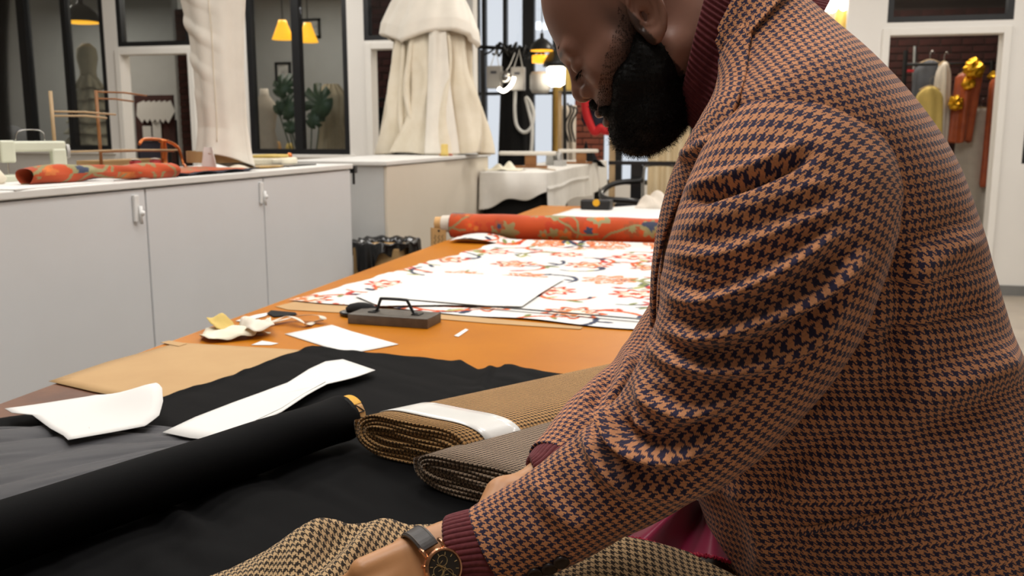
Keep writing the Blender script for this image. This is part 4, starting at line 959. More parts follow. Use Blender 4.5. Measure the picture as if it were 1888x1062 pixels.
# papers and tape dispenser beyond the orange roll
o = obj('paper_sheet', flat_sheet(pxpoly([(1000, 404), (1040, 392), (1058, 386), (1120, 384), (1170, 381), (1260, 378), (1262, 420), (1000, 412)], TZ, 6), TZ + 0.004, curl=lambda x, y: 0.008 * np.abs(nz(x, y, 5, 1))), 'paper', smooth=True, solid=0.001); tag(o, 'white paper spread behind the orange fabric roll', 'paper')
c = onZ(1098, 388, TZ)
t = thing('tape_dispenser', 'black tape dispenser with a yellow centre behind the orange roll', 'tape dispenser', (c[0], c[1], TZ))
obj('housing', prism([(c[0] - 0.1, c[1] - 0.04), (c[0] + 0.1, c[1] - 0.04), (c[0] + 0.12, c[1] + 0.04), (c[0] - 0.1, c[1] + 0.04)], TZ + 0.006, TZ + 0.075), 'black_plastic', t, bevel=0.012)
obj('tape_core', cyl((c[0] + 0.01, c[1] - 0.046, TZ + 0.055), (c[0] + 0.01, c[1] - 0.03, TZ + 0.055), 0.024, n=20), 'yellow_label', t)
c = onZ(1212, 384, TZ)
o = obj('wrapped_bundle', grid(lambda u, v: (c[0] + 0.3 * (u - 0.5), c[1] + 0.3 * (v - 0.5), TZ + 0.002 + 0.10 * np.sin(u * 3.14) ** 0.6 * np.sin(v * 3.14) ** 0.6 * (1 + 0.25 * np.sin(u * 17 + v * 11))), 30, 30)[:2], 'pale_cloth', smooth=True, solid=0.003); tag(o, 'pale wrapped bundle at the far end of the table beside the jacket', 'bundle')

# ---- big orange printed roll
RX0, RX1, RY, RR = -1.375, -0.06, 4.40, 0.062
t = thing('fabric_roll', 'large roll of orange floral fabric lying across the cutting table', 'fabric roll', ((RX0 + RX1) / 2, RY, TZ))
def bigroll(u, v):
    a = v * 2 * np.pi; e = np.minimum(u, 1 - u) * 60; r = RR * np.where(e < 1, 0.96 + 0.04 * np.sqrt(np.clip(e, 0, 1)), 1.0) + 0.0015 * np.sin(u * 30 + a)
    x = RX0 + (RX1 - RX0) * u; return x, RY - 0.06 * (x - RX0) + r * np.cos(a), TZ + RR + 0.004 + r * np.sin(a)
g = grid(bigroll, 330, 80)
obj('printed_cloth', g[:2], 'orange_print', t, col=vine_colors(g[2] * (RX1 - RX0), g[3] * 2 * math.pi * RR, 'B5471B', 11, 60), smooth=True)
def yr(x): return RY - 0.06 * (x - RX0)
obj('roll_end', J(tube([(RX0 - 0.002, yr(RX0), TZ + RR + 0.004), (RX0 + 0.004, yr(RX0), TZ + RR + 0.004)], RR * 0.95, 40), tube([(RX1 - 0.004, yr(RX1), TZ + RR + 0.004), (RX1 + 0.002, yr(RX1), TZ + RR + 0.004)], RR * 0.95, 40)), 'navy_cloth', t)
obj('card_core', tube([(RX0 - 0.085, yr(RX0), TZ + RR + 0.012), (RX0 + 0.02, yr(RX0), TZ + RR + 0.012)], 0.034, 28), 'tan_card', t, smooth=False)
obj('inner_wrap', tube([(RX0 - 0.05, yr(RX0), TZ + RR + 0.012), (RX0 - 0.002, yr(RX0), TZ + RR + 0.012)], [0.041, 0.044], 28), 'pale_cloth', t)
tg = thing('hanging_tag', 'manila tag with handwriting hanging from the orange roll', 'tag', (RX0 - 0.075, RY - 0.02, 0.83))
ty = RY - 0.03
tz0, tz1 = 0.835, 0.955
obj('card', J(box(RX0 - 0.095, RX0 - 0.022, ty - 0.0015, ty, tz0, tz1)), 'tan_card', tg)
obj('backing_card', J(box(RX0 - 0.105, RX0 - 0.04, ty + 0.002, ty + 0.004, tz0 - 0.004, tz1)), 'kraft', tg)
obj('eyelet', cyl((RX0 - 0.06, ty - 0.003, tz1 - 0.014), (RX0 - 0.06, ty, tz1 - 0.014), 0.006), 'ink', tg)
rng = random.Random(3)
for k in range(3):
    x0 = RX0 - 0.08 + 0.019 * k; pts = [(x0 + 0.005 * math.sin(s * 2.2 + k) + rng.uniform(-.002, .002), ty - 0.0022, tz1 - 0.035 - 0.0075 * s) for s in range(9)]
    obj('handwriting', tube(spline(pts, 40), 0.0011, 5), 'ink', tg)

# ---- floral cloth spread in front of the roll
def floral(u, v, seed=2):
    c = np.ones(u.shape + (3,)) * np.array(lin('DCDBD8')[:3]); rng = random.Random(seed)
    n1 = nz(u, v, 60, 4); n2 = nz(u, v, 150, 5)
    cen = []
    gx, gy = 0.29, 0.32
    for i in range(-1, 7):
        for j in range(-1, 8):
            cen.append((i * gx + (0.5 * gx if j % 2 else 0) + rng.uniform(-0.03, 0.03), j * gy + rng.uniform(-0.03, 0.03)))
    # vines
    for (x0, y0) in cen:
        for s in range(2):
            a0 = rng.uniform(0, 6.28); cv = rng.choice((-1, 1)) * rng.uniform(0.25, 0.45); x, y = x0, y0; ln = [(x, y)]
            for k in range(9):
                a0 += cv; x += 0.038 * math.cos(a0); y += 0.038 * math.sin(a0); ln.append((x, y))
            d, sd, ps = polydist(u, v, ln); wd = 0.005 + 0.004 * np.sin(ps * 3.1)
            c[d < wd] = lin(rng.choice(('D0602A', 'C9561F', '3A4056', '8A8A5C')))[:3]
            for k in range(2, 9, 2):      # small leaves
                lx, ly = ln[k]; la = rng.uniform(0, 6.28); L = rng.uniform(0.018, 0.036); W = L * 0.38
                du, dv = u - lx - L * math.cos(la), v - ly - L * math.sin(la)
                p_, q_ = du * math.cos(la) + dv * math.sin(la), -du * math.sin(la) + dv * math.cos(la)
                m = (p_ / L) ** 2 + (q_ / W) ** 2 < 1
                c[m] = lin(rng.choice(('2F3850', '7C8450', 'B8352A', 'A9A766', 'C2492A', '3A4056')))[:3]
    for i, (x0, y0) in enumerate(cen):
        d = np.hypot(u - x0, v - y0); a = np.arctan2(v - y0, u - x0); kind = i % 3; np_ = rng.choice((7, 8, 9)); R0 = rng.uniform(0.062, 0.088)
        edge = R0 * (1 + 0.20 * np.cos(a * np_ + i))
        if kind == 0:
            m = d < edge; c[m] = np.array(lin('C23C14')[:3]); m = d < edge * 0.72; c[m] = np.where((n2[m] > 0)[:, None], np.array(lin('E9B79C')[:3]), np.array(lin('F1E7DD')[:3])); m = d < edge * 0.25; c[m] = lin('B8402A')[:3]
        elif kind == 1:
            m = (d < edge) & (n2 > -0.12); c[m] = lin('D68A62')[:3]; m = np.abs(d - edge) < 0.005; c[m] = lin('D0702E')[:3]
        else:
            m = d < edge; c[m] = np.array(lin('D05C1C')[:3]); m = d < edge * 0.78; c[m] = lin('F0E2D2')[:3]; m = (d < edge * 0.62) & (n1 > -0.1); c[m] = lin('C97A48')[:3]; m = np.abs(d - edge * 0.78) < 0.0035; c[m] = lin('39405A')[:3]
    return c
FT = np.array([[*onZ(908, 458, TZ)[:2]], [-0.13, 4.25]]); FB = np.array([[*onZ(537, 556, TZ)[:2]], [*onZ(1203, 612, TZ)[:2]]])
def fl(u, v):
    x0 = FB[0, 0] + (FT[0, 0] - FB[0, 0]) * v ** 0.9; x1 = FB[1, 0] + (FT[1, 0] - FB[1, 0]) * v
    y0 = FB[0, 1] + (FT[0, 1] + 0.16 - FB[0, 1]) * v; y1 = FB[1, 1] + (FT[1, 1] - FB[1, 1]) * v
    jag = 0.02 * nz(v * 40, v * 0, 1, 3) * np.clip(1 - u * 8, 0, 1)
    x = x0 + (x1 - x0) * u + jag; y = y0 + (y1 - y0) * u - 0.012 * np.sin(u * 16) * (1 - v) ** 12
    z = TZ + 0.004 + 0.0025 * (nz(x, y, 7, 6) + 0.5) + 0.012 * np.exp(-((u) / 0.05) ** 2) * (nz(v * 14, u * 0, 1, 8) + 0.4).clip(0) + 0.02 * np.exp(-((v - 1) / 0.02) ** 2)
    return x, y, z
g = grid(fl, 250, 390)
xy = g[0]
o = obj('floral_cloth', g[:2], 'floral_print', None, col=floral(xy[:, 0] + 1.45, xy[:, 1] - 2.3), smooth=True)
tag(o, 'white cloth printed with orange flowers unrolled over the cutting table', 'fabric')
# lifted corner flap beside the roll
def flapf(u, v):
    x = -1.33 + 0.30 * u; y = 4.33 - 0.12 * v - 0.03 * u; return x, y, TZ + 0.006 + 0.034 * (1 - 0.5 * v) * np.sin(0.3 + u * 2.7) + 0.006 * np.sin(u * 6) * v
g = grid(flapf, 60, 30)
o = obj('cloth_flap', g[:2], 'floral_print', None, col=floral(g[0][:, 0] + 1.5, g[0][:, 1] - 2.1, 6), smooth=True, solid=0.0012)
tag(o, 'lifted corner of the printed cloth at the left end of the roll', 'fabric')
o = obj('kraft_strip', flat_sheet(pxpoly([(508, 566), (545, 557), (700, 569), (900, 588), (1075, 604), (1070, 608), (900, 597), (740, 583), (600, 576), (530, 572)], TZ, 4), TZ + 0.0012), 'kraft', solid=0.0008); tag(o, 'kraft paper strip showing under the front edge of the printed cloth', 'paper')
o = obj('pattern_paper', flat_sheet(pxpoly([(655, 552), (735, 530), (800, 508), (900, 512), (1040, 521), (1000, 545), (962, 572), (820, 569), (700, 571)], TZ, 6), TZ + 0.0115), 'paper', solid=0.0008); tag(o, 'blank white pattern paper lying on the printed cloth', 'paper')
a, b = onZ(722, 551, TZ + 0.012), onZ(1192, 590, TZ + 0.012); d = (b - a)
ang = math.atan2(d[1], d[0])
o = obj('metal_ruler', obox(((a + b) / 2)[:2].tolist() + [TZ + 0.0125], np.linalg.norm(d), 0.012, 0.002, ang), 'black_steel'); tag(o, 'thin dark metal rule lying across the printed cloth', 'ruler')

# ---- iron cloth weight with a handle
a, b = onZ(641, 597, TZ), onZ(788, 607, TZ); ang = math.atan2(b[1] - a[1], b[0] - a[0]); L = np.linalg.norm(b - a)
R2 = np.array([[math.cos(ang), -math.sin(ang), 0], [math.sin(ang), math.cos(ang), 0], [0, 0, 1]])
t = thing('cloth_weight', 'heavy iron cloth weight with a bent rod handle', 'weight', a)
def W_(g): return np.asarray(g[0]) @ R2.T + a, g[1]
obj('block', W_(box(0, L, 0.0, 0.10, 0.0, 0.028)), 'iron', t, bevel=0.002)
obj('handle', W_(tube(spline([(0.055, 0.05, 0.029), (0.066, 0.05, 0.034), (0.077, 0.05, 0.062), (0.085, 0.05, 0.067), (0.150, 0.05, 0.067), (0.160, 0.05, 0.062), (0.176, 0.05, 0.034), (0.188, 0.05, 0.029)], 50), 0.0045, 8)), 'black_steel', t, smooth=True)
obj('handle_plate', W_(box(0.045, 0.068, 0.035, 0.065, 0.028, 0.031)), 'black_steel', t); obj('handle_plate', W_(box(0.176, 0.2, 0.035, 0.065, 0.028, 0.031)), 'black_steel', t)
c = onZ(655, 585, TZ)
t = thing('chalk_case', 'black oval chalk case behind the iron weight', 'case', c)
obj('base', lathe((c[0], c[1] + 0.02, TZ), [(0.052, 0), (0.055, 0.006), (0.055, 0.012), (0.05, 0.014)], 28, 1.0, 0.7), 'black_plastic', t, smooth=True)
obj('lid', lathe((c[0] + 0.01, c[1] + 0.02, TZ + 0.014), [(0.045, 0), (0.046, 0.01), (0.035, 0.02), (0.015, 0.025)], 28, 1.0, 0.7), 'black_felt', t, smooth=True)

# ---- papers, ribbons and scraps
def paper(name, pts, label, h=0.0012, curl=None, m='paper', n=6, cat='paper'):
    o = obj(name, flat_sheet(pxpoly(pts, TZ, n), TZ + h, curl=curl), m, solid=0.0006, smooth=True); return tag(o, label, cat)
paper('pattern_piece', [(525, 617), (612, 600), (648, 612), (735, 636), (690, 645), (642, 654), (585, 636)], 'square of white paper between the iron weight and the black cloth', 0.0015)
paper('paper_strip', [(837, 620), (858, 607), (864, 609), (845, 622)], 'tiny white paper strip alone on the ochre board', 0.001)
paper('paper_corner', [(463, 637), (483, 629), (514, 634), (500, 637)], 'small white paper triangle beside the cloth scraps', 0.001)
paper('card_strip', [(434, 593), (470, 582), (498, 577), (490, 584), (448, 595)], 'white card strip at the left table edge', 0.002)
paper('dark_strip', [(492, 580), (500, 574), (545, 578), (548, 582), (505, 586)], 'short black cloth strip under the ribbon', 0.003, m='black_felt', cat='fabric')
paper('kraft_sheet', [(90, 705), (200, 668), (330, 633), (440, 640), (553, 647), (520, 668), (470, 682), (420, 700), (370, 720), (320, 738), (262, 742), (170, 724)], 'large sheet of brown kraft paper at the left of the black cloth', 0.0012, curl=lambda x, y: 0.002 * nz(x, y, 4, 3) + 0.001, m='kraft')
paper('kraft_scrap', [(296, 634), (312, 630), (345, 636), (330, 641)], 'narrow kraft scrap at the table edge behind the kraft sheet', 0.003, m='kraft')
def ribbon(pts, w, label, m='ribbon'):
    P = spline(pts, 60); T = np.gradient(P, axis=0); S = np.cross(T, np.array([0, 0.25, 1.0])); S /= np.linalg.norm(S, axis=1)[:, None]
    V = np.vstack([P - S * w / 2, P + S * w / 2]); n = len(P)
    o = obj('ribbon', (V, [(i, i + 1, n + i + 1, n + i) for i in range(n - 1)]), m, solid=0.0008, smooth=True); return tag(o, label, 'ribbon')
def TP(px, py, h=0.0): 
    p = onZ(px, py, TZ + h); return tuple(p)
ribbon([TP(430, 612, 0.004), TP(470, 604, 0.006), TP(505, 592, 0.012), TP(530, 583, 0.022), TP(550, 589, 0.02), TP(566, 599, 0.006), TP(578, 594, 0.004), TP(594, 590, 0.012), TP(592, 583, 0.02), TP(570, 581, 0.02), TP(540, 585, 0.012), TP(505, 595, 0.005)], 0.02, 'looped cream satin ribbon beside the cloth scraps')
def scrap(pts, label, m, amp=0.02, seed=1):
    Q = pxpoly(pts, TZ, 8); return tag(obj('cloth_scrap', flat_sheet(Q, TZ + 0.003, curl=lambda x, y: amp * (0.45 + nz(x, y, 26, seed)) * np.exp(-(((x - Q[:, 0].mean()) / 0.14) ** 2 + ((y - Q[:, 1].mean()) / 0.10) ** 2) * 0.8)), m, solid=0.001, smooth=True), label, 'scrap')
scrap([(367, 628), (380, 612), (400, 608), (450, 612), (500, 616), (470, 626), (420, 632), (385, 634)], 'long crumpled cream scrap near the left table edge', 'cream_cloth', 0.03, 2)
scrap([(382, 612), (392, 604), (430, 606), (446, 614), (400, 617)], 'yellowish scrap on top of the cream one', 'yellow_cloth', 0.05, 5)
scrap([(440, 622), (462, 604), (496, 602), (507, 620), (470, 629)], 'crumpled printed cream bag end beside the yellowish scrap', 'ribbon', 0.055, 7)

# ---- black cloth spread over the near half
top_px = [(-140, 800), (0, 777), (60, 770), (110, 785), (200, 770), (300, 740), (420, 700), (470, 682), (545, 652), (575, 642), (640, 652), (700, 656), (800, 668), (850, 671), (880, 688), (905, 690), (930, 682), (985, 690), (1050, 695), (1130, 700), (1250, 700)]
top_w = np.array([onZ(a_, b_, TZ)[:2] for a_, b_ in top_px])
def blackf(u, v):
    ss = u * (len(top_w) - 1); k = np.arange(len(top_w))
    tx, tyy = np.interp(ss, k, top_w[:, 0]), np.interp(ss, k, top_w[:, 1])
    bxx = np.interp(u, [0, 1], [-1.2, 0.015]); byy = 0.45
    x = bxx + (tx - bxx) * v; y = byy + (tyy - byy) * v
    x = np.clip(x, TXL - 0.004, TXR)
    ang_ = 0.55
    a = x * math.cos(ang_) - y * math.sin(ang_); b = x * math.sin(ang_) + y * math.cos(ang_)
    wr = 0.005 * (nz(a * 1.0, b * 4.5, 4, 3) + 0.5) + 0.004 * np.abs(nz(a * 2.2, b * 7, 4, 9))
    edge = 0.006 * np.exp(-((v - 1) / 0.03) ** 2) * (nz(u * 50, 0 * u, 1, 5) + 0.35).clip(0)
    bump = 0.011 * np.exp(-((u - 0.745) / 0.025) ** 2) * np.exp(-((v - 1) / 0.16) ** 2) + 0.008 * np.exp(-((u - 0.82) / 0.03) ** 2) * np.exp(-((v - 1) / 0.12) ** 2)
    near = 0.014 * np.exp(-((x + 0.62) / 0.14) ** 2 - ((y - 1.05) / 0.2) ** 2) * (0.5 + nz(a * 1.5, b * 7, 5, 12)) * 2
    return x, y, TZ + 0.003 + wr + edge + bump + near.clip(0) * 0.7
g = grid(blackf, 280, 200)
o = obj('black_cloth', g[:2], 'black_cloth', smooth=True); tag(o, 'big black cloth spread over the near end of the table', 'fabric')
# charcoal sheer cloth over it
def charf(u, v):
    a0, a1 = np.array(onZ(-60, 806, TZ)[:2]), np.array(onZ(400, 812, TZ)[:2]); b0, b1 = np.array(onZ(-60, 985, TZ)[:2]), np.array(onZ(380, 845, TZ)[:2])
    x = (a0[0] + (a1[0] - a0[0]) * u) * (1 - v) + (b0[0] + (b1[0] - b0[0]) * u) * v; y = (a0[1] + (a1[1] - a0[1]) * u) * (1 - v) + (b0[1] + (b1[1] - b0[1]) * u) * v
    y = y + 0.03 * np.sin(u * 3.14) * (1 - v)
    w_ = 0.009 * np.abs(np.sin(v * 13 + 1.8 * u + 2 * nz(u * 3, v * 3, 1, 2))) * (1 - 0.6 * u) + 0.004 * nz(u * 6, v * 30, 1, 4)
    return x, y, TZ + 0.013 + 0.7 * w_ * np.clip((1 - u) * 4, 0.1, 1)
g = grid(charf, 140, 120); o = obj('charcoal_cloth', g[:2], 'charcoal_cloth', smooth=True, solid=0.001); tag(o, 'thin charcoal cloth lying between the white pattern and the black roll', 'fabric')
# white patterns on the black cloth
def curl1(x, y):
    q = onZ(300, 765, TZ); d = (np.hypot(x - q[0], y - q[1]) / 0.085); return 0.034 * np.exp(-d ** 2) + 0.002 * nz(x, y, 9, 2)
t = thing('pattern_piece', 'white paper pattern with a rolled corner at the left table edge', 'paper', tuple(onZ(180, 770, TZ)))
obj('sheet', flat_sheet(pxpoly([(9, 756), (52, 750), (110, 742), (178, 733), (252, 739), (290, 738), (301, 748), (302, 760), (294, 774), (267, 789), (200, 801), (126, 814), (117, 806), (93, 793), (60, 768), (22, 764)], TZ + 0.024, 5), TZ + 0.026, curl=curl1), 'paper', t, solid=0.0008, smooth=True)
for ln in ([(110, 752), (135, 765), (160, 785), (230, 783)], [(120, 768), (200, 760), (260, 752)], [(165, 790), (155, 772)]):
    obj('pencil_line', tube([tuple(onZ(a_, b_, TZ + 0.0275)) for a_, b_ in ln], 0.0006, 4), 'pencil', t)
t = thing('pattern_piece', 'long curved white paper pattern on the black cloth', 'paper', tuple(onZ(500, 740, TZ)))
strip = [(300, 800), (360, 772), (430, 745), (480, 727), (530, 708), (570, 682), (600, 668), (632, 664), (692, 684), (655, 697), (610, 706), (565, 732), (520, 762), (470, 785), (402, 815), (350, 810)]
obj('sheet', flat_sheet(pxpoly(strip, TZ + 0.018, 5), TZ + 0.020, curl=lambda x, y: 0.002 * nz(x, y, 6, 5)), 'paper', t, solid=0.0008, smooth=True)
obj('pencil_line', tube([tuple(onZ(a_, b_, TZ + 0.0215)) for a_, b_ in ((400, 806), (470, 776), (520, 752), (560, 726), (600, 704))], 0.0006, 4), 'pencil', t)

# ---- black fabric roll
ra, rb = onZ(662, 828, TZ), onZ(-40, 1099, TZ); RB = 0.0385
ax = (rb - ra) / np.linalg.norm(rb - ra); nrm = np.array([-ax[1], ax[0], 0]); nrm = nrm if nrm[1] > 0 else -nrm
ra = ra + nrm * RB * 0.75; rb = rb + nrm * RB * 0.75; LB = np.linalg.norm(rb - ra) + 0.25
t = thing('fabric_roll', 'thick roll of black fabric running to the lower left corner', 'fabric roll', tuple((ra + rb) / 2))
def bro(u, v):
    a = v * 2 * np.pi; s = u * LB; r = RB * (1 + 0.06 * np.clip(u, 0, 1)) + 0.0022 * np.sin(s * 30 + a * 2) * np.exp(-s / 0.15) + 0.0012 * nz(s * 6, v * 8, 1, 3)
    r = r * np.where(s < 0.01, 0.93 + 0.07 * np.sqrt(np.clip(s, 0, 0.01) / 0.01), 1.0)
    c0 = ra[:, None, None] + ax[:, None, None] * s
    return c0[0] + nrm[0] * r * np.cos(a), c0[1] + nrm[1] * r * np.cos(a), TZ + 0.012 + RB + r * np.sin(a)
g = grid(bro, 160, 72); obj('rolled_cloth', g[:2], 'black_cloth', t, smooth=True)
ctr = np.array([ra[0], ra[1], TZ + 0.012 + RB])
obj('roll_end', tube([ctr + ax * 0.004, ctr + ax * 0.012], RB * 0.95, 40), 'black_felt', t)
# card core ring with a yellow label
def ring(a0, a1, m, name, r0=RB * 0.78, off=-0.014):
    n = 18; V = []
    for k in range(n + 1):
        a = a0 + (a1 - a0) * k / n; e = nrm * math.cos(a) + np.array([0, 0, 1]) * math.sin(a)
        for (rr, o_) in ((r0, 0.01), (r0, off), (r0 - 0.006, off), (r0 - 0.006, 0.01)): V.append(ctr + e * rr + ax * o_)
    Fc = [(4 * k + j, 4 * k + (j + 1) % 4, 4 * k + 4 + (j + 1) % 4, 4 * k + 4 + j) for k in range(n) for j in range(4)] + [(0, 1, 2, 3), (4 * n + 3, 4 * n + 2, 4 * n + 1, 4 * n)]
    return obj(name, (np.array(V), Fc), m, t)
ring(0, 2 * math.pi, 'tan_card', 'card_core', RB * 0.88)
ring(1.0, 2.3, 'yellow_label', 'yellow_label', RB * 0.895, -0.0145)
for k, (a0, a1, o0, o1) in enumerate(((2.35, 2.75, 0.0, -0.012), (2.75, 2.75, -0.012, 0.0), (3.0, 3.25, -0.002, -0.012), (3.25, 3.0, -0.012, -0.002))):
    pts = [ctr + (nrm * math.cos(a) + np.array([0, 0, 1]) * math.sin(a)) * (RB * 0.89) + ax * o_ for a, o_ in zip(np.linspace(a0, a1, 6), np.linspace(o0, o1, 6))]
    obj('lettering', tube(pts, 0.0011, 5), 'ink', t)

# ---- flat bolts of houndstooth cloth
def bolt(end_a, end_b, far_a, W, H, turns, m, label, tape=None, thick=0.0042, lift=0.006, tilt=0.0):
    """spiral of cloth wound flat, extruded along its axis; end_a / end_b: where the two lower corners of the near end stand"""
    A, B = np.array(end_a), np.array(end_b)
    wdir = (B - A)[:2] / np.linalg.norm((B - A)[:2]); wdir = np.array([*wdir, 0]); adir = np.array(far_a) - A; L = np.linalg.norm(adir[:2]); adir = np.array([*adir[:2], 0]) / L
    n = 64 * turns; P = []; rng2 = np.random.RandomState(4)
    for k in range(n + 1):
        s = k / 64.0; fr = 1 - s / (turns + 0.6) ; a = math.pi * 0.9 + 2 * math.pi * s
        hw = W / 2 * (1 - (s * thick * 1.5) / (W / 2)); hh = H / 2 * max(0.05, 1 - s * (thick * 1.4) / (H / 2))
        ca, sa = math.cos(a), math.sin(a)
        x = hw * np.sign(ca) * abs(ca) ** 0.55; y = hh * np.sign(sa) * abs(sa) ** 0.75
        y += 0.0012 * math.sin(s * 6 + x * 40) * min(1, s)
        P.append((x, y))
    P = np.array(P); T = np.gradient(P, axis=0); T /= np.linalg.norm(T, axis=1)[:, None]; Nn = np.column_stack([-T[:, 1], T[:, 0]])
    arc = np.concatenate([[0], np.cumsum(np.linalg.norm(np.diff(P, axis=0), axis=1))])
    origin = (A + B) / 2 + np.array([0, 0, H / 2 + lift])
    segs = np.linspace(0, L, 14); V = []; UV = []
    for iy, s in enumerate(segs):
        jit = 0.003 * np.sin(arc * 40) if iy == 0 else 0.0
        for side in (0, 1):
            Q = P + Nn * (thick * 0.8 * side)
            pts = origin + wdir * Q[:, :1] + np.array([0, 0, 1]) * Q[:, 1:] + adir * (s + (jit[:, None] if iy == 0 else 0)) + np.array([0, 0, 1]) * tilt * s
            V.append(pts); UV.append(np.column_stack([arc, np.full(len(P), s)]))
    V = np.vstack(V); UV = np.vstack(UV); np_ = len(P); Fc = []
    def idx(iy, side, k): return (iy * 2 + side) * np_ + k
    for iy in range(len(segs) - 1):
        for k in range(np_ - 1):
            Fc.append((idx(iy, 0, k), idx(iy, 0, k + 1), idx(iy + 1, 0, k + 1), idx(iy + 1, 0, k)))
            Fc.append((idx(iy, 1, k), idx(iy + 1, 1, k), idx(iy + 1, 1, k + 1), idx(iy, 1, k + 1)))
    for iy in (0, len(segs) - 1):
        for k in range(np_ - 1): Fc.append((idx(iy, 0, k), idx(iy, 1, k), idx(iy, 1, k + 1), idx(iy, 0, k + 1)))
    t = thing('cloth_bolt', label, 'fabric bolt', tuple((A + B) / 2))
    obj('wound_cloth', (V, np.array(Fc)), m, t, uv=UV, smooth=True)
    if tape:
        s0, s1 = tape; k0, k1 = 2, 62; Vt = []; nst = 6
        for s in np.linspace(s0, s1, nst):
            Q = P[k0:k1] - Nn[k0:k1] * 0.0012
            Vt.append(origin + wdir * Q[:, :1] + np.array([0, 0, 1]) * Q[:, 1:] + adir * s + np.array([0, 0, 1]) * tilt * s)
        Vt = np.vstack(Vt); m_ = k1 - k0
        Ft = [(i * m_ + k, i * m_ + k + 1, (i + 1) * m_ + k + 1, (i + 1) * m_ + k) for i in range(nst - 1) for k in range(m_ - 1)]
        tb = obj('tape_band', (Vt, Ft), 'tape', t, smooth=True, solid=0.0008)
    return t
E1, E2 = onZ(652, 838, TZ), onZ(868, 893, TZ)
bolt(E1, E2, E1 + (onZ(1180, 700, TZ) - onZ(690, 815, TZ)) * 1.0, 0.235, 0.076, 6, 'bolt_tweed_gold', 'tan houndstooth cloth bolt with a white tape band', tape=(0.035, 0.105))
E1, E2 = onZ(772, 905, TZ), onZ(985, 965, TZ)
bolt(E1, E2, E1 + (onZ(1180, 740, TZ) - onZ(800, 865, TZ)) * 1.0, 0.225, 0.062, 5, 'bolt_tweed_grey', 'grey brown houndstooth cloth bolt under the far wrist')
# ================================================================ draped houndstooth cloth and burgundy lining under the hands
dr_back = [(350, 1090, 0.002), (440, 1058, 0.012), (510, 1018, 0.03), (552, 990, 0.045), (594, 968, 0.052), (632, 958, 0.055), (668, 961, 0.05), (715, 970, 0.036), (760, 975, 0.03), (860, 968, 0.025), (960, 985, 0.02), (1060, 1010, 0.016), (1110, 1000, 0.03), (1160, 996, 0.035), (1210, 1005, 0.03), (1270, 1018, 0.02), (1340, 1055, 0.012), (1380, 1080, 0.01)]
dbw = np.array([[*onZ(a_, b_, TZ + c_ + 0.01)[:2], c_] for a_, b_, c_ in dr_back])
def drapef(u, v):
    ss = u * (len(dbw) - 1); k = np.arange(len(dbw)); S = [np.interp(ss, k, dbw[:, i]) for i in range(3)]
    fx = np.interp(u, [0, 0.3, 0.6, 1], [-0.62, -0.45, -0.2, 0.01]); fy = 0.52
    e = v ** 0.9
    x = S[0] + (fx - S[0]) * e; y = S[1] + (fy - S[1]) * e
    h = S[2] * np.exp(-(v / 0.22) ** 2) * 1.0
    tuck = np.clip(v / 0.02, 0, 1)
    fold = 0.016 * np.exp(-((u - 0.42 + 0.25 * v) / 0.035) ** 2) * np.exp(-((v - 0.15) / 0.16) ** 2) + 0.014 * np.exp(-((u - 0.22 - 0.3 * v) / 0.05) ** 2) * np.exp(-((v - 0.2) / 0.2) ** 2)
    sh = -0.012 * np.exp(-((u - 0.33) / 0.05) ** 2) * np.exp(-((v - 0.1) / 0.1) ** 2)
    wv = 0.006 * nz(u * 9, v * 7, 1, 6) + 0.0025 * nz(u * 24, v * 16, 1, 2)
    return x, y, TZ + 0.012 + np.maximum((h + fold + sh + wv + 0.006) * (0.25 + 0.75 * tuck), 0)
g = grid(drapef, 240, 150)
DP = g[0].reshape(240, 150, 3)
du_ = np.concatenate([np.zeros((1, 150)), np.cumsum(np.linalg.norm(np.diff(DP, axis=0), axis=2), axis=0)], 0); du_ -= du_[120:121]
dv_ = np.concatenate([np.zeros((240, 1)), np.cumsum(np.linalg.norm(np.diff(DP[:, ::-1], axis=1), axis=2), axis=1)], 1)[:, ::-1]
DUV = np.column_stack([du_.ravel(), dv_.ravel()])
o = obj('tweed_cloth', g[:2], 'drape_tweed', smooth=True, solid=0.002, uv=DUV)
tag(o, 'loose tan and brown houndstooth cloth rumpled under the hand', 'fabric')
def liningf(u, v):
    a0 = D(1158, 992, 1.13); a1 = D(1345, 1035, 1.11); b0 = D(1262, 918, 1.19); b1 = D(1330, 930, 1.2)
    P = ((a0[:, None, None] * (1 - u) + a1[:, None, None] * u) * (1 - v) + (b0[:, None, None] * (1 - u) + b1[:, None, None] * u) * v)
    rid = 0.03 * np.exp(-((u - 0.18) / 0.16) ** 2) - 0.03 * np.exp(-((u - 0.52) / 0.14) ** 2) + 0.018 * np.exp(-((u - 0.85) / 0.15) ** 2)
    return P[0] + 0 * u, P[1] - rid * 0.9, np.maximum(P[2] + rid * 0.5, TZ + 0.008)
g = grid(liningf, 60, 40)
t = thing('lining_cloth', 'folded burgundy satin lining between the tweed cloth and the jacket', 'fabric', (0.0, 1.1, TZ))
obj('satin', g[:2], 'burgundy_satin', t, smooth=True, solid=0.0015)
ed = np.array(liningf(np.linspace(0, 1, 70)[:, None], np.zeros((70, 1)))).reshape(3, -1).T
ed = ed + np.array([[0.001 * math.sin(k * 2.3), -0.002, 0.0015 * math.sin(k * 3.7)] for k in range(70)])
obj('frayed_edge', tube(ed, 0.0022, 6), 'burgundy_edge', t)

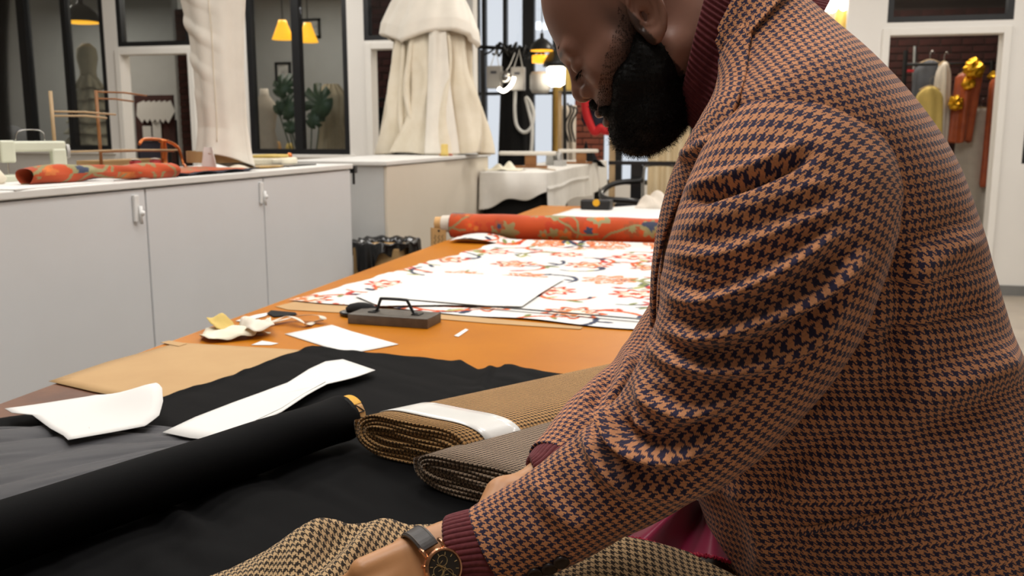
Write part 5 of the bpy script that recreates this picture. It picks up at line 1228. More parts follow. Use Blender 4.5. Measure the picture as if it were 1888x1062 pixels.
# ================================================================ the tailor
YM = 1.17
person = thing('person', 'person in an orange and navy houndstooth blazer leaning over the cutting table', 'person', (0.22, 1.17, 0))
rings = [  # front px, back px, half width, opening half-angle
    ((1420, 1180), (1985, 1150), 0.205, 0.42), ((1372, 1062), (1978, 1020), 0.205, 0.26), ((1325, 980), (1970, 930), 0.20, 0.14), ((1285, 880), (1950, 815), 0.195, 0.06), ((1245, 750), (1925, 715), 0.190, 0.03),
    ((1224, 620), (1882, 620), 0.190, 0.03), ((1224, 520), (1842, 505), 0.195, 0.06), ((1232, 430), (1806, 395), 0.205, 0.14), ((1244, 340), (1760, 285), 0.215, 0.34), ((1260, 275), (1700, 195), 0.218, 0.56),
    ((1276, 232), (1622, 108), 0.195, 0.78), ((1288, 205), (1545, 38), 0.140, 1.0), ((1293, 180), (1475, -22), 0.100, 1.2), ((1290, 150), (1420, -62), 0.086, 1.3)]
RG = np.array([[*onY(*f, YM)[[0, 2]], *onY(b[0] - 28, b[1], YM)[[0, 2]], hw, op] for f, b, hw, op in rings])
NR = len(RG) - 1
def torso_ring(s): 
    return RGS[np.clip(np.round(s * (len(RGS) - 1)).astype(int), 0, len(RGS) - 1)]
RGS = spline(RG, 1201)
def torso_pt(s, phi, off=0.0):
    """s 0 hem .. 1 collar; phi 0 front, +pi/2 near side"""
    r = torso_ring(s); cxz = (r[..., 0:2] + r[..., 2:4]) / 2; e = (r[..., 0:2] - r[..., 2:4]) / 2
    L = np.linalg.norm(e, axis=-1); ed = e / L[..., None]
    c, s_ = np.cos(phi), np.sin(phi)
    C = np.sign(c) * np.abs(c) ** 0.86; S_ = np.sign(s_) * np.abs(s_) ** 0.80
    b = r[..., 4]
    # the shoulders sit behind the middle of the ring; the front is narrower
    b = b * np.where(c > 0, 1 - 0.10 * c, 1.0)
    x = cxz[..., 0] + ed[..., 0] * (L + off) * C; z = cxz[..., 1] + ed[..., 1] * (L + off) * C
    return np.stack([x, YM - (b + off) * S_, z], -1)
FOLDS_BODY = [  # image polyline, height m, width px
    ([(1268, 335), (1330, 300), (1410, 275), (1490, 262)], -0.016, 16), ([(1262, 300), (1330, 262), (1400, 232)], 0.008, 18),
    ([(1655, 520), (1740, 470), (1800, 440)], 0.006, 26), ([(1640, 760), (1740, 715), (1888, 655)], 0.010, 34), ([(1600, 640), (1700, 600), (1830, 560)], -0.006, 30),
    ([(1470, 740), (1600, 720), (1720, 740)], -0.005, 30), ([(1400, 900), (1500, 820), (1600, 780)], -0.005, 28), ([(1640, 450), (1655, 560), (1640, 700)], -0.006, 26), ([(1350, 880), (1400, 960), (1420, 1060)], 0.006, 26)]
FOLDS_ARM = [
    ([(1262, 372), (1330, 352), (1420, 318), (1500, 282)], -0.011, 13), ([(1258, 420), (1330, 400), (1440, 362), (1540, 330)], 0.004, 16),
    ([(1238, 548), (1300, 556), (1380, 530), (1470, 482), (1545, 425)], 0.011, 13), ([(1245, 590), (1310, 590), (1400, 560), (1500, 510), (1590, 440)], -0.006, 11),
    ([(1228, 612), (1300, 622), (1400, 596), (1500, 550), (1600, 475)], 0.011, 13), ([(1225, 655), (1320, 655), (1420, 630), (1560, 545)], -0.006, 12),
    ([(1200, 640), (1240, 668), (1330, 685), (1450, 655), (1560, 580)], 0.009, 14), ([(1235, 470), (1330, 470), (1430, 430), (1560, 380)], 0.005, 15),
    ([(1120, 745), (1122, 790), (1165, 830), (1240, 840), (1310, 815)], 0.014, 14), ([(1150, 760), (1165, 800), (1230, 812), (1320, 775)], -0.009, 13), ([(1105, 790), (1140, 850), (1210, 885), (1280, 880)], -0.009, 15),
    ([(1175, 700), (1200, 745), (1280, 765), (1380, 720)], 0.008, 15), ([(1085, 800), (1115, 870), (1180, 920)], 0.007, 16), ([(985, 880), (1020, 940), (1080, 985)], 0.004, 20), ([(1190, 800), (1240, 812), (1300, 790)], 0.006, 12)]
def apply_folds(P, Nrm, folds):
    px, py = proj(P); view = CAM - P; view /= np.linalg.norm(view, axis=1)[:, None]
    fac = np.clip((Nrm * view).sum(1) * 1.6 + 0.25, 0, 1); d = np.zeros(len(P))
    for ln, h, w_ in folds:
        L = spline(ln, 24); r, sd, ps = polydist(px, py, L)
        tp = np.clip(np.minimum(ps, 1 - ps) * 5 + 0.15, 0, 1)
        h = h * 1.5; w_ = w_ * 0.92
        d += h * tp * np.exp(-(r / w_) ** 2) - 0.4 * h * tp * np.exp(-((r - 1.9 * w_) / w_) ** 2)
    return P + Nrm * (d * fac)[:, None]
def gridnormals(P, nu, nv):
    Q = P.reshape(nu, nv, 3); a = np.gradient(Q, axis=0); b = np.gradient(Q, axis=1); n = np.cross(a, b); n /= (np.linalg.norm(n, axis=2)[..., None] + 1e-12); return n.reshape(-1, 3)
def gridfaces(nu, nv):
    i, j = np.meshgrid(np.arange(nu - 1), np.arange(nv - 1), indexing='ij'); a = (i * nv + j).ravel(); return np.stack([a, a + nv, a + nv + 1, a + 1], 1)
def torso_grid(s0, s1, ns, nphi, off, p0, p1):
    """p0(s), p1(s): angle limits"""
    s = np.linspace(s0, s1, ns); T = np.linspace(0, 1, nphi); r = torso_ring(s)
    a, b = p0(s, r), p1(s, r); phi = a[:, None] + (b - a)[:, None] * T[None]
    return torso_pt(np.repeat(s[:, None], nphi, 1), phi, off), phi
def metric_uv(P, phi, ref=math.pi / 2):
    ns, nph, _ = P.shape
    arc = np.concatenate([np.zeros((ns, 1)), np.cumsum(np.linalg.norm(np.diff(P, axis=1), axis=2), axis=1)], 1)
    j = np.array([np.argmin(np.abs(phi[i] - ref)) for i in range(ns)]); arc = arc - arc[np.arange(ns), j][:, None]
    jm = int(np.median(j)); up_ = np.concatenate([[0], np.cumsum(np.linalg.norm(np.diff(P[:, jm], axis=0), axis=1))])
    return np.column_stack([arc.ravel(), np.repeat(up_[:, None], nph, 1).ravel()])
NS, NPH = 270, 340
P, phi = torso_grid(0.0, 0.985, NS, NPH, 0.0, lambda s, r: r[:, 5], lambda s, r: 2 * np.pi - r[:, 5])
UVT = metric_uv(P, phi)
V = P.reshape(-1, 3); Nm = gridnormals(V, NS, NPH)
ctr_ = np.array([0.15, YM, 1.15]); 
if ((V - ctr_) * Nm).sum() < 0: Nm = -Nm
V = apply_folds(V, Nm, FOLDS_BODY)
V = V + Nm * (0.0025 * nz(UVT[:, 0], UVT[:, 1], 16, 3) + 0.0035 * nz(UVT[:, 0], UVT[:, 1], 7, 4))[:, None]
TORSO_V = V; TORSO_F = gridfaces(NS, NPH)
jacket = obj('jacket', (V, TORSO_F), 'jacket_tweed', person, uv=UVT, smooth=True, solid=0.004)
jacket['label'] = 'orange and navy houndstooth wool blazer'
# lapels: the front edges turned back over the chest
def lapel(side):
    s0, s1 = 0.40, 0.93
    def a(s, r): return r[:, 5] - 0.01
    wd = lambda s: np.interp(s, [0.40, 0.5, 0.62, 0.72, 0.80, 0.88, 0.93], [0.02, 0.16, 0.33, 0.44, 0.42, 0.44, 0.50])
    Q, ph = torso_grid(s0, s1, 90, 26, 0.0075, a, lambda s, r: r[:, 5] + wd(s))
    if side < 0:
        Q, ph = torso_grid(s0, s1, 90, 26, 0.0075, lambda s, r: 2 * np.pi - r[:, 5] + 0.01, lambda s, r: 2 * np.pi - r[:, 5] - wd(s))
    t_ = np.linspace(0, 1, 26)
    out = (Q - np.array([0.15, YM, 1.2])); out[..., 1] *= 1.2; out /= np.linalg.norm(out, axis=2)[..., None]
    Q = Q + out * (0.004 * np.sin(t_ * np.pi))[None, :, None]
    uv = metric_uv(Q, ph, ph.mean())
    uv = uv @ np.array([[0.94, -0.34], [0.34, 0.94]])
    return obj('lapel', (Q.reshape(-1, 3), gridfaces(90, 26)), 'jacket_tweed', jacket, uv=uv, smooth=True, solid=0.004)
lapel(1); lapel(-1)
Q, ph = torso_grid(0.905, 1.0, 40, 160, 0.009, lambda s, r: r[:, 5] + 0.12, lambda s, r: 2 * np.pi - r[:, 5] - 0.12)
obj('collar', (Q.reshape(-1, 3), gridfaces(40, 160)), 'jacket_tweed', jacket, uv=metric_uv(Q, ph), smooth=True, solid=0.004)
# sleeves
def sleeve(path, name, folds, n=260, m=150, depth=0.84, wob=1):
    K = np.array([[*D(a_, b_, c_), r_] for a_, b_, c_, r_ in path]); S = spline(K, n); C, R = S[:, :3], S[:, 3]
    T = np.gradient(C, axis=0); T /= np.linalg.norm(T, axis=1)[:, None]
    view = C - CAM; view /= np.linalg.norm(view, axis=1)[:, None]
    U = np.cross(T, view); U /= np.linalg.norm(U, axis=1)[:, None]; Wd = np.cross(U, T)     # Wd: away from or towards the camera
    sg = np.sign((Wd * -view).sum(1).mean()); Wd = Wd * sg
    ph = np.linspace(-np.pi, np.pi, m)                                          # 0 faces the camera
    Pn = C[:, None] + R[:, None, None] * (np.cos(ph)[None, :, None] * Wd[:, None] * depth + np.sin(ph)[None, :, None] * U[:, None])
    arc = np.concatenate([[0], np.cumsum(np.linalg.norm(np.diff(C, axis=0), axis=1))])
    uv = np.stack([np.repeat(arc[:, None], m, 1), R[:, None] * 0.94 * ph[None]], -1).reshape(-1, 2)
    V = Pn.reshape(-1, 3); Nn = gridnormals(V, n, m); cc = np.repeat(C[:, None], m, 1).reshape(-1, 3)
    if ((V - cc) * Nn).sum() < 0: Nn = -Nn
    V = apply_folds(V, Nn, folds); V = V + Nn * (wob * (0.0025 * nz(uv[:, 0], uv[:, 1], 18, 5) + 0.002 * nz(uv[:, 0], uv[:, 1], 40, 7)))[:, None]
    o = obj(name, (V, gridfaces(n, m)), 'jacket_tweed', jacket, uv=uv[:, ::-1], smooth=True, solid=0.0035)
    return o, V, gridfaces(n, m), C, T, R
near_path = [(1545, 262, 1.03, 0.060), (1508, 290, 0.985, 0.093), (1470, 345, 0.945, 0.105), (1436, 445, 0.93, 0.108), (1400, 560, 0.93, 0.102), (1350, 668, 0.94, 0.089), (1282, 760, 0.95, 0.077), (1188, 843, 0.97, 0.063), (1066, 922, 0.99, 0.056), (968, 980, 1.0, 0.052), (905, 1014, 1.003, 0.0495)]
sl, SLV, SLF, SLC, SLT, SLR = sleeve(near_path, 'sleeve', FOLDS_ARM)
far_path = [(1440, 290, 1.34, 0.070), (1400, 340, 1.36, 0.098), (1365, 480, 1.36, 0.095), (1288, 625, 1.34, 0.088), (1206, 729, 1.28, 0.076), (1098, 806, 1.20, 0.058), (1056, 848, 1.16, 0.050), (1030, 873, 1.135, 0.046)]
FOLDS_FAR = [([(1165, 650), (1150, 700), (1120, 740)], 0.008, 16), ([(1130, 690), (1090, 760)], -0.006, 14)]
fs = sleeve(far_path, 'sleeve', FOLDS_FAR, 140, 90)
# pocket, seams and cuff buttons laid on the surface
bvT = BVHTree.FromPolygons([tuple(v) for v in TORSO_V], [tuple(int(k) for k in f) for f in TORSO_F[::1]])
bvS = BVHTree.FromPolygons([tuple(v) for v in SLV], [tuple(int(k) for k in f) for f in SLF])
def hit(bv, a_, b_):
    d = Vector(ray(a_, b_)).normalized(); q = bv.ray_cast(Vector(CAM), d)
    if q[0] is None: return None
    n_ = q[1] if q[1].dot(d) < 0 else -q[1]
    return np.array(q[0]), np.array(n_)
def strip_on(bv, ln, w_, name, m, lift=0.0012, n=50, thick=0.0):
    L = spline(ln, n); pts = [hit(bv, *p_) for p_ in L]; pts = [p_ for p_ in pts if p_ is not None]
    C = np.array([p_[0] for p_ in pts]); Nn = np.array([p_[1] for p_ in pts]); T = np.gradient(C, axis=0); S = np.cross(T, Nn); S /= np.linalg.norm(S, axis=1)[:, None]
    C = C + Nn * lift; k = len(C); V = np.vstack([C - S * w_ / 2, C + S * w_ / 2])
    uv = np.vstack([np.column_stack([np.linspace(0, 0.15, k), np.zeros(k)]), np.column_stack([np.linspace(0, 0.15, k), np.full(k, w_)])])
    return obj(name, (V, [(i, i + 1, k + i + 1, k + i) for i in range(k - 1)]), m, jacket, uv=uv, smooth=True, solid=thick)
strip_on(bvT, [(1472, 977), (1540, 966), (1620, 952), (1697, 938)], 0.0085, 'pocket_welt', 'jacket_tweed', 0.0045, thick=0.003)
strip_on(bvT, [(1470, 984), (1540, 973), (1620, 959), (1699, 945)], 0.0018, 'pocket_slit', 'seam', 0.003)
strip_on(bvT, [(1472, 970), (1540, 959), (1620, 945), (1697, 931)], 0.0016, 'pocket_slit', 'seam', 0.003)
strip_on(bvT, [(1530, 700), (1560, 770), (1600, 880), (1630, 930)], 0.0012, 'seam', 'seam', 0.0026)
strip_on(bvT, [(1755, 690), (1790, 790), (1840, 880), (1880, 930)], 0.0014, 'seam', 'seam', 0.0026)
strip_on(bvT, [(1665, 420), (1690, 500), (1720, 600), (1755, 690)], 0.0010, 'seam', 'seam', 0.0026)
for (a_, b_) in ((985, 1056), (1012, 1046), (1034, 1034)):
    q = hit(bvS, a_, b_)
    if q is not None:
        c_, n_ = q; u_, v_ = frame_of(n_); V = []
        prof = [(0.0085, 0.0), (0.009, 0.0025), (0.007, 0.0035), (0.0055, 0.0026), (0.001, 0.0026)]
        for (r_, h_) in prof:
            for k in range(18): aa = 2 * math.pi * k / 18; V.append(c_ + n_ * (h_ + 0.001) + r_ * (math.cos(aa) * u_ + math.sin(aa) * v_))
        Fc = [(i * 18 + k, i * 18 + (k + 1) % 18, (i + 1) * 18 + (k + 1) % 18, (i + 1) * 18 + k) for i in range(len(prof) - 1) for k in range(18)] + [tuple(range(18 * (len(prof) - 1), 18 * len(prof)))]
        obj('cuff_button', (np.array(V), Fc), 'button', jacket, smooth=True)

# ---- turtleneck: ribbed neck, chest under the jacket, ribbed cuffs
NK = [((1345, 330), (1530, 0), 0.10), ((1318, 285), (1470, -15), 0.082), ((1290, 250), (1415, -40), 0.073), ((1268, 226), (1368, -58), 0.069), ((1256, 212), (1338, -74), 0.068), ((1252, 204), (1326, -80), 0.066), ((1256, 200), (1322, -72), 0.062)]
NKG = spline(np.array([[*onY(*f, YM)[[0, 2]], *onY(*b, YM)[[0, 2]], hw] for f, b, hw in NK]), 70)
NP_ = 720
ph = np.linspace(0, 2 * np.pi, NP_); c = (NKG[:, 0:2] + NKG[:, 2:4]) / 2; e = (NKG[:, 0:2] - NKG[:, 2:4]) / 2
rib = 1 + 0.013 * np.sign(np.cos(ph * 88)) * np.abs(np.cos(ph * 88)) ** 0.6
X_ = c[:, 0][:, None] + e[:, 0][:, None] * np.cos(ph) * rib; Z_ = c[:, 1][:, None] + e[:, 1][:, None] * np.cos(ph) * rib; Y_ = YM - NKG[:, 4][:, None] * np.sin(ph) * rib
crease = np.exp(-((np.linspace(0, 1, 70) - 0.42) / 0.07) ** 2)[:, None] * 0.004 * (np.sin(ph) > -2)
Vn = np.stack([X_, Y_ + crease * np.sin(ph), Z_], -1)
Qc, phc = torso_grid(0.15, 0.93, 60, 120, -0.016, lambda s, r: 0 * r[:, 5] - 0.0, lambda s, r: 0 * r[:, 5] + 2 * np.pi)
geoT = J((Vn.reshape(-1, 3), gridfaces(70, NP_).tolist()), (Qc.reshape(-1, 3), gridfaces(60, 120).tolist()))
tn_ = obj('turtleneck', geoT, 'knit', person, smooth=True); tn_['label'] = 'burgundy ribbed turtleneck'
def ribcuff(path, name):
    K = np.array([[*D(a_, b_, c_), r_] for a_, b_, c_, r_ in path]); S = spline(K, 30); C, R = S[:, :3], S[:, 3]
    T = np.gradient(C, axis=0); T /= np.linalg.norm(T, axis=1)[:, None]; m = 400; V = []
    ph = np.linspace(0, 2 * np.pi, m)
    for i in range(30):
        view = C[i] - CAM; U = np.cross(T[i], view); U /= np.linalg.norm(U); W_2 = np.cross(U, T[i])
        rr = R[i] * (1 + 0.03 * np.sign(np.cos(ph * 42)) * np.abs(np.cos(ph * 42)) ** 0.6)
        V.append(C[i] + rr[:, None] * (np.cos(ph)[:, None] * W_2 * 0.86 + np.sin(ph)[:, None] * U))
    return obj(name, (np.vstack(V), gridfaces(30, m)), 'knit', tn_, smooth=True, solid=0.0025)
ribcuff([(968, 981, 1.0, 0.037), (912, 1011, 1.003, 0.0415), (880, 1015, 1.003, 0.0415), (846, 1020, 1.0, 0.0395), (836, 1022, 1.0, 0.0375)], 'cuff')
ribcuff([(1072, 841, 1.165, 0.040), (1032, 872, 1.135, 0.040), (1012, 887, 1.12, 0.036), (1006, 891, 1.118, 0.034)], 'cuff')

# ---- skin: head, neck, trunk, arms and hands as one surface grown from a distance field
def s_cap(P, a, b, r0, r1):
    a, b = np.asarray(a, np.float32), np.asarray(b, np.float32); ba = b - a; t_ = np.clip(((P - a) @ ba) / (ba @ ba + 1e-12), 0, 1)
    return np.linalg.norm(P - a - t_[:, None] * ba, axis=1) - (r0 + (r1 - r0) * t_)
def s_ell(P, c, r):
    q = (P - np.asarray(c, np.float32)); r = np.asarray(r, np.float32); k0 = np.linalg.norm(q / r, axis=1); k1 = np.linalg.norm(q / (r * r), axis=1) + 1e-9
    return k0 * (k0 - 1) / k1
def smin(a, b, k):
    h = np.clip(0.5 + 0.5 * (b - a) / k, 0, 1); return b + (a - b) * h - k * h * (1 - h)
def smax(a, b, k): return -smin(-a, -b, k)
PH = math.radians(42); HO = D(1190, 40, 1.13)
HF, HU, HL = np.array([-math.cos(PH), 0, -math.sin(PH)]), np.array([-math.sin(PH), 0, math.cos(PH)]), np.array([0, -1.0, 0])
HM = np.stack([HF, HL, HU])                   # rows: forward, left, up
def head_sdf(W_):
    p = ((W_ - HO) @ HM.T).astype(np.float32); q = p.copy(); q[:, 1] = np.abs(q[:, 1])     # symmetric
    d = s_ell(p, (-0.006, 0, 0.060), (0.1005, 0.0745, 0.086))
    d = smin(d, s_ell(p, (0.046, 0, -0.008), (0.057, 0.061, 0.090)), 0.03)
    d = smin(d, s_cap(q, (0.086, 0.040, 0.032), (0.0955, 0.010, 0.036), 0.009, 0.010), 0.014)
    d = smin(d, s_cap(q, (0.070, 0.044, -0.014), (0.045, 0.056, -0.008), 0.021, 0.014), 0.022)
    d = smin(d, s_cap(q, (-0.002, 0.052, -0.052), (0.074, 0.026, -0.096), 0.018, 0.019), 0.03)
    d = smin(d, s_ell(p, (0.084, 0, -0.094), (0.026, 0.028, 0.022)), 0.02)
    d = smin(d, s_ell(p, (0.082, 0, -0.050), (0.033, 0.036, 0.030)), 0.02)
    d = smin(d, s_cap(p, (0.097, 0, 0.024), (0.1125, 0, -0.006), 0.0075, 0.0105), 0.012)
    d = smin(d, s_ell(p, (0.1135, 0, -0.0115), (0.0125, 0.0135, 0.0125)), 0.006)
    d = smin(d, s_ell(q, (0.1035, 0.0165, -0.017), (0.012, 0.0085, 0.0095)), 0.006)
    d = smax(d, -s_ell(q, (0.1125, 0.0085, -0.0265), (0.006, 0.0045, 0.006)), 0.003)
    d = smin(d, s_ell(p, (0.1085, 0, -0.0455), (0.0125, 0.024, 0.0075)), 0.006)
    d = smin(d, s_ell(p, (0.1075, 0, -0.0605), (0.0135, 0.022, 0.0085)), 0.005)
    d = smax(d, -s_ell(p, (0.120, 0, -0.0527), (0.010, 0.03, 0.0018)), 0.003)
    d = smax(d, -s_ell(q, (0.1085, 0.034, 0.012), (0.013, 0.019, 0.012)), 0.012)
    d = smin(d, s_ell(q, (0.0885, 0.0325, 0.0115), (0.0135, 0.0155, 0.0125)), 0.004)
    # ear
    e = q - np.array([-0.008, 0.0735, -0.003], np.float32); ca, sa = math.cos(0.28), math.sin(0.28)
    ef, eu = e[:, 0] * ca + e[:, 2] * sa, -e[:, 0] * sa + e[:, 2] * ca; el = e[:, 1] - 0.35 * np.clip(-ef, -0.02, 0.03) - 0.004
    rr = np.sqrt((ef / 0.0185) ** 2 + (eu / 0.031) ** 2); wd = np.abs(rr - 1) * 0.0215
    hel = np.sqrt(wd ** 2 + (el - 0.004) ** 2) - np.where(ef > 0.008, 0.0028, 0.0046)
    dsc = np.maximum((rr - 1) * 0.02, np.abs(el + 0.002) - 0.003)
    ear = smin(hel, dsc, 0.005)
    E3 = np.stack([ef, el, eu], 1)
    ear = smax(ear, -s_ell(E3, (0.004, 0.004, -0.004), (0.0085, 0.008, 0.012)), 0.003)
    ear = smax(ear, -s_ell(E3, (-0.004, 0.006, 0.019), (0.010, 0.0055, 0.005)), 0.003)
    anti = np.sqrt((np.abs(np.sqrt(((ef + 0.001) / 0.0105) ** 2 + ((eu - 0.002) / 0.020) ** 2) - 1) * 0.013) ** 2 + (el - 0.0015) ** 2) - np.where(ef > 0.003, 0.0015, 0.0036)
    ear = smin(ear, anti, 0.003)
    ear = smin(ear, s_ell(np.stack([ef, el, eu], 1), (0.004, 0.001, -0.030), (0.009, 0.0055, 0.010)), 0.006)
    ear = smin(ear, s_ell(np.stack([ef, el, eu], 1), (0.0145, 0.0015, -0.004), (0.0045, 0.004, 0.007)), 0.004)
    d = smin(d, ear, 0.007)
    return d
NB = np.array([onY(1405, 140, YM)[0], YM, onY(1405, 140, YM)[2]])
S1, E1_, W1_ = D(1490, 330, 0.985), D(1275, 770, 0.955), D(838, 1020, 1.0)
S2, E2_, W2_ = D(1400, 320, 1.35), D(1205, 702, 1.28), D(946, 922, 1.10)
PEL = onY(1620, 1000, YM)
ARM1 = [S1] + [D(*q[:3]) for q in near_path[3:10]] + [W1_]; RAD1 = [0.052, 0.048, 0.044, 0.038, 0.028, 0.025, 0.026, 0.028, 0.0275]
ARM2 = [S2] + [D(*q[:3]) for q in far_path[2:8]] + [W2_]; RAD2 = [0.05, 0.046, 0.044, 0.040, 0.034, 0.030, 0.028, 0.0255]
def hand_caps(W_, K_, n_, flip, curl=(0.95, 0.9, 0.5)):
    """capsules of a hand: wrist point, knuckle centre, back-of-hand normal; flip -1 puts the thumb on the other side"""
    W_, K_ = np.asarray(W_), np.asarray(K_); d_ = (K_ - W_) / np.linalg.norm(K_ - W_); n_ = np.asarray(n_, float); n_ = n_ - d_ * (n_ @ d_); n_ /= np.linalg.norm(n_)
    s_ = np.cross(n_, d_); s_ = s_ if s_[2] * flip > 0 else -s_
    palm, fingers = [], []
    offs = (0.033, 0.0115, -0.010, -0.030); lens = ((0.042, 0.026, 0.021), (0.046, 0.030, 0.022), (0.042, 0.028, 0.022), (0.034, 0.021, 0.019)); rad = (0.0095, 0.0098, 0.0092, 0.0082); back = (0.0, 0.004, 0.0, -0.010)
    for k in range(4):
        kn = K_ + s_ * offs[k] + d_ * back[k]
        palm.append((W_ + s_ * offs[k] * 0.55, kn, 0.019, 0.0145)); p_ = kn; ang = 0.0
        ch = []
        for j in range(3):
            ang += curl[j] + 0.05 * k; dr = d_ * math.cos(ang) - n_ * math.sin(ang) + s_ * offs[k] * (1.5 if j == 0 else 0); dr /= np.linalg.norm(dr)
            q_ = p_ + dr * lens[k][j]; ch.append((p_, q_, rad[k] * (1.06 - 0.1 * j), rad[k] * (0.98 - 0.1 * j))); p_ = q_
        fingers.append(ch)
    palm.append((W_ + s_ * 0.012, W_ + d_ * 0.04 + s_ * 0.030 - n_ * 0.012, 0.02, 0.017))
    t0 = W_ + d_ * 0.018 + s_ * 0.016 - n_ * 0.016; t1 = t0 + d_ * 0.030 + s_ * 0.008 - n_ * 0.026; t2 = t1 + d_ * 0.026 - s_ * 0.008 - n_ * 0.018; t3 = t2 + d_ * 0.018 - s_ * 0.012 - n_ * 0.010
    fingers.append([(t0, t1, 0.0155, 0.012), (t1, t2, 0.012, 0.0112), (t2, t3, 0.0112, 0.0092)])
    return palm, fingers
NRM1 = np.array([0.15, -0.82, 0.50])
K1_ = D(700, 1104, 0.95)
h1 = hand_caps(W1_, K1_, NRM1, 1)
h2 = hand_caps(W2_, D(930, 992, 1.075), np.array([-0.2, 0.85, 0.5]), 1, (0.3, 0.5, 0.4))
def hand_sdf(P_, h):
    d = None
    for a in h[0]: x = s_cap(P_, *a); d = x if d is None else smin(d, x, 0.009)
    for ch in h[1]:
        f = None
        for a in ch: x = s_cap(P_, *a); f = x if f is None else smin(f, x, 0.004)
        d = smin(d, f, 0.006)
    return d
def trunk_sdf(P_):
    d = s_cap(P_, HO + HF * -0.035 + HU * -0.02, NB, 0.056, 0.062)
    d = smin(d, s_cap(P_, NB + np.array([0.06, 0, -0.12]), PEL + np.array([0.0, 0, 0.05]), 0.115, 0.12), 0.06)
    d = smin(d, s_cap(P_, NB + np.array([0.04, -0.13, -0.07]), NB + np.array([0.04, 0.13, -0.07]), 0.06, 0.06), 0.06)
    for ch, rs_ in ((ARM1, RAD1), (ARM2, RAD2)):
        for k in range(len(ch) - 1): d = smin(d, s_cap(P_, ch[k], ch[k + 1], rs_[k], rs_[k + 1]), 0.02)
    return d
def box_of(pts, pad): pts = np.asarray(pts); return pts.min(0) - pad, pts.max(0) + pad
HB = box_of([HO], 0.19)
B1 = box_of([c_ for ch in h1[1] + [h1[0]] for a in ch for c_ in a[:2]], 0.05); B2 = box_of([c_ for ch in h2[1] + [h2[0]] for a in ch for c_ in a[:2]], 0.05)
def body_sdf(P_):
    P_ = P_.astype(np.float32); d = trunk_sdf(P_)
    for (lo, hi), fn, k in ((HB, head_sdf, 0.03), (B1, lambda q: hand_sdf(q, h1), 0.014), (B2, lambda q: hand_sdf(q, h2), 0.014)):
        m = ((P_ > lo) & (P_ < hi)).all(1)
        if m.any(): d[m] = smin(d[m], fn(P_[m]), k)
    return d
def surface_net(fn, lo, hi, h, B=12):
    n = np.ceil((np.asarray(hi) - lo) / h / B).astype(int) * B; nb = n // B
    ii = np.stack(np.meshgrid(*[np.arange(k) for k in nb], indexing='ij'), -1).reshape(-1, 3)
    cen = lo + (ii + 0.5) * B * h; dc = fn(cen); act = np.abs(dc) < B * h * 1.25
    D_ = np.repeat(np.repeat(np.repeat(dc.reshape(nb), B, 0), B, 1), B, 2).astype(np.float32)
    loc = np.stack(np.meshgrid(*[np.arange(B)] * 3, indexing='ij'), -1).reshape(-1, 3)
    A = ii[act]
    for k in range(0, len(A), 300):
        idx = (A[k:k + 300, None] * B + loc[None]).reshape(-1, 3); D_[idx[:, 0], idx[:, 1], idx[:, 2]] = fn(lo + idx * h)
    S = D_ < 0
    cs = np.zeros(np.array(S.shape) - 1, np.int8)
    for a in (0, 1):
        for b in (0, 1):
            for c_ in (0, 1): cs += S[a:S.shape[0] - 1 + a, b:S.shape[1] - 1 + b, c_:S.shape[2] - 1 + c_]
    cells = np.argwhere((cs > 0) & (cs < 8)); vid = np.full(cs.shape, -1, np.int32); vid[tuple(cells.T)] = np.arange(len(cells))
    acc = np.zeros((len(cells), 3)); cnt = np.zeros(len(cells))
    cor = [(a, b, c_) for a in (0, 1) for b in (0, 1) for c_ in (0, 1)]
    val = {q: D_[cells[:, 0] + q[0], cells[:, 1] + q[1], cells[:, 2] + q[2]] for q in cor}
    for q in cor:
        for ax_ in range(3):
            if q[ax_] == 0:
                r = list(q); r[ax_] = 1; r = tuple(r); a, b = val[q], val[r]; m = (a < 0) != (b < 0); t_ = np.where(m, a / np.where(m, a - b, 1), 0)
                p_ = np.tile(np.array(q, float), (len(cells), 1)); p_[:, ax_] += t_; acc[m] += p_[m]; cnt[m] += 1
    V = lo + (cells + acc / cnt[:, None]) * h
    Fs = []
    for ax_ in range(3):
        u_, v_ = (ax_ + 1) % 3, (ax_ + 2) % 3
        a = S; sl0 = [slice(None)] * 3; sl1 = [slice(None)] * 3; sl0[ax_] = slice(0, -1); sl1[ax_] = slice(1, None)
        ed_ = np.argwhere(a[tuple(sl0)] != a[tuple(sl1)]); ed_ = ed_[(ed_[:, u_] > 0) & (ed_[:, v_] > 0) & (ed_[:, u_] < cs.shape[u_]) & (ed_[:, v_] < cs.shape[v_])]
        def vv(du, dv):
            e_ = ed_.copy(); e_[:, u_] += du; e_[:, v_] += dv; return vid[tuple(e_.T)]
        q = np.stack([vv(-1, -1), vv(0, -1), vv(0, 0), vv(-1, 0)], 1); ins = S[tuple(ed_.T)]; q[~ins] = q[~ins][:, ::-1]; Fs.append(q[(q >= 0).all(1)])
    return V, np.vstack(Fs)
allp = [HO - 0.14, HO + 0.14, PEL - 0.13, PEL + 0.13, S1 - 0.06, S2 + 0.06, E2_ + 0.06, B1[0] + 0.02, B1[1], B2[0], B2[1]]
lo, hi = box_of(allp, 0.012)
SV, SF = surface_net(body_sdf, lo, hi, 0.0028)
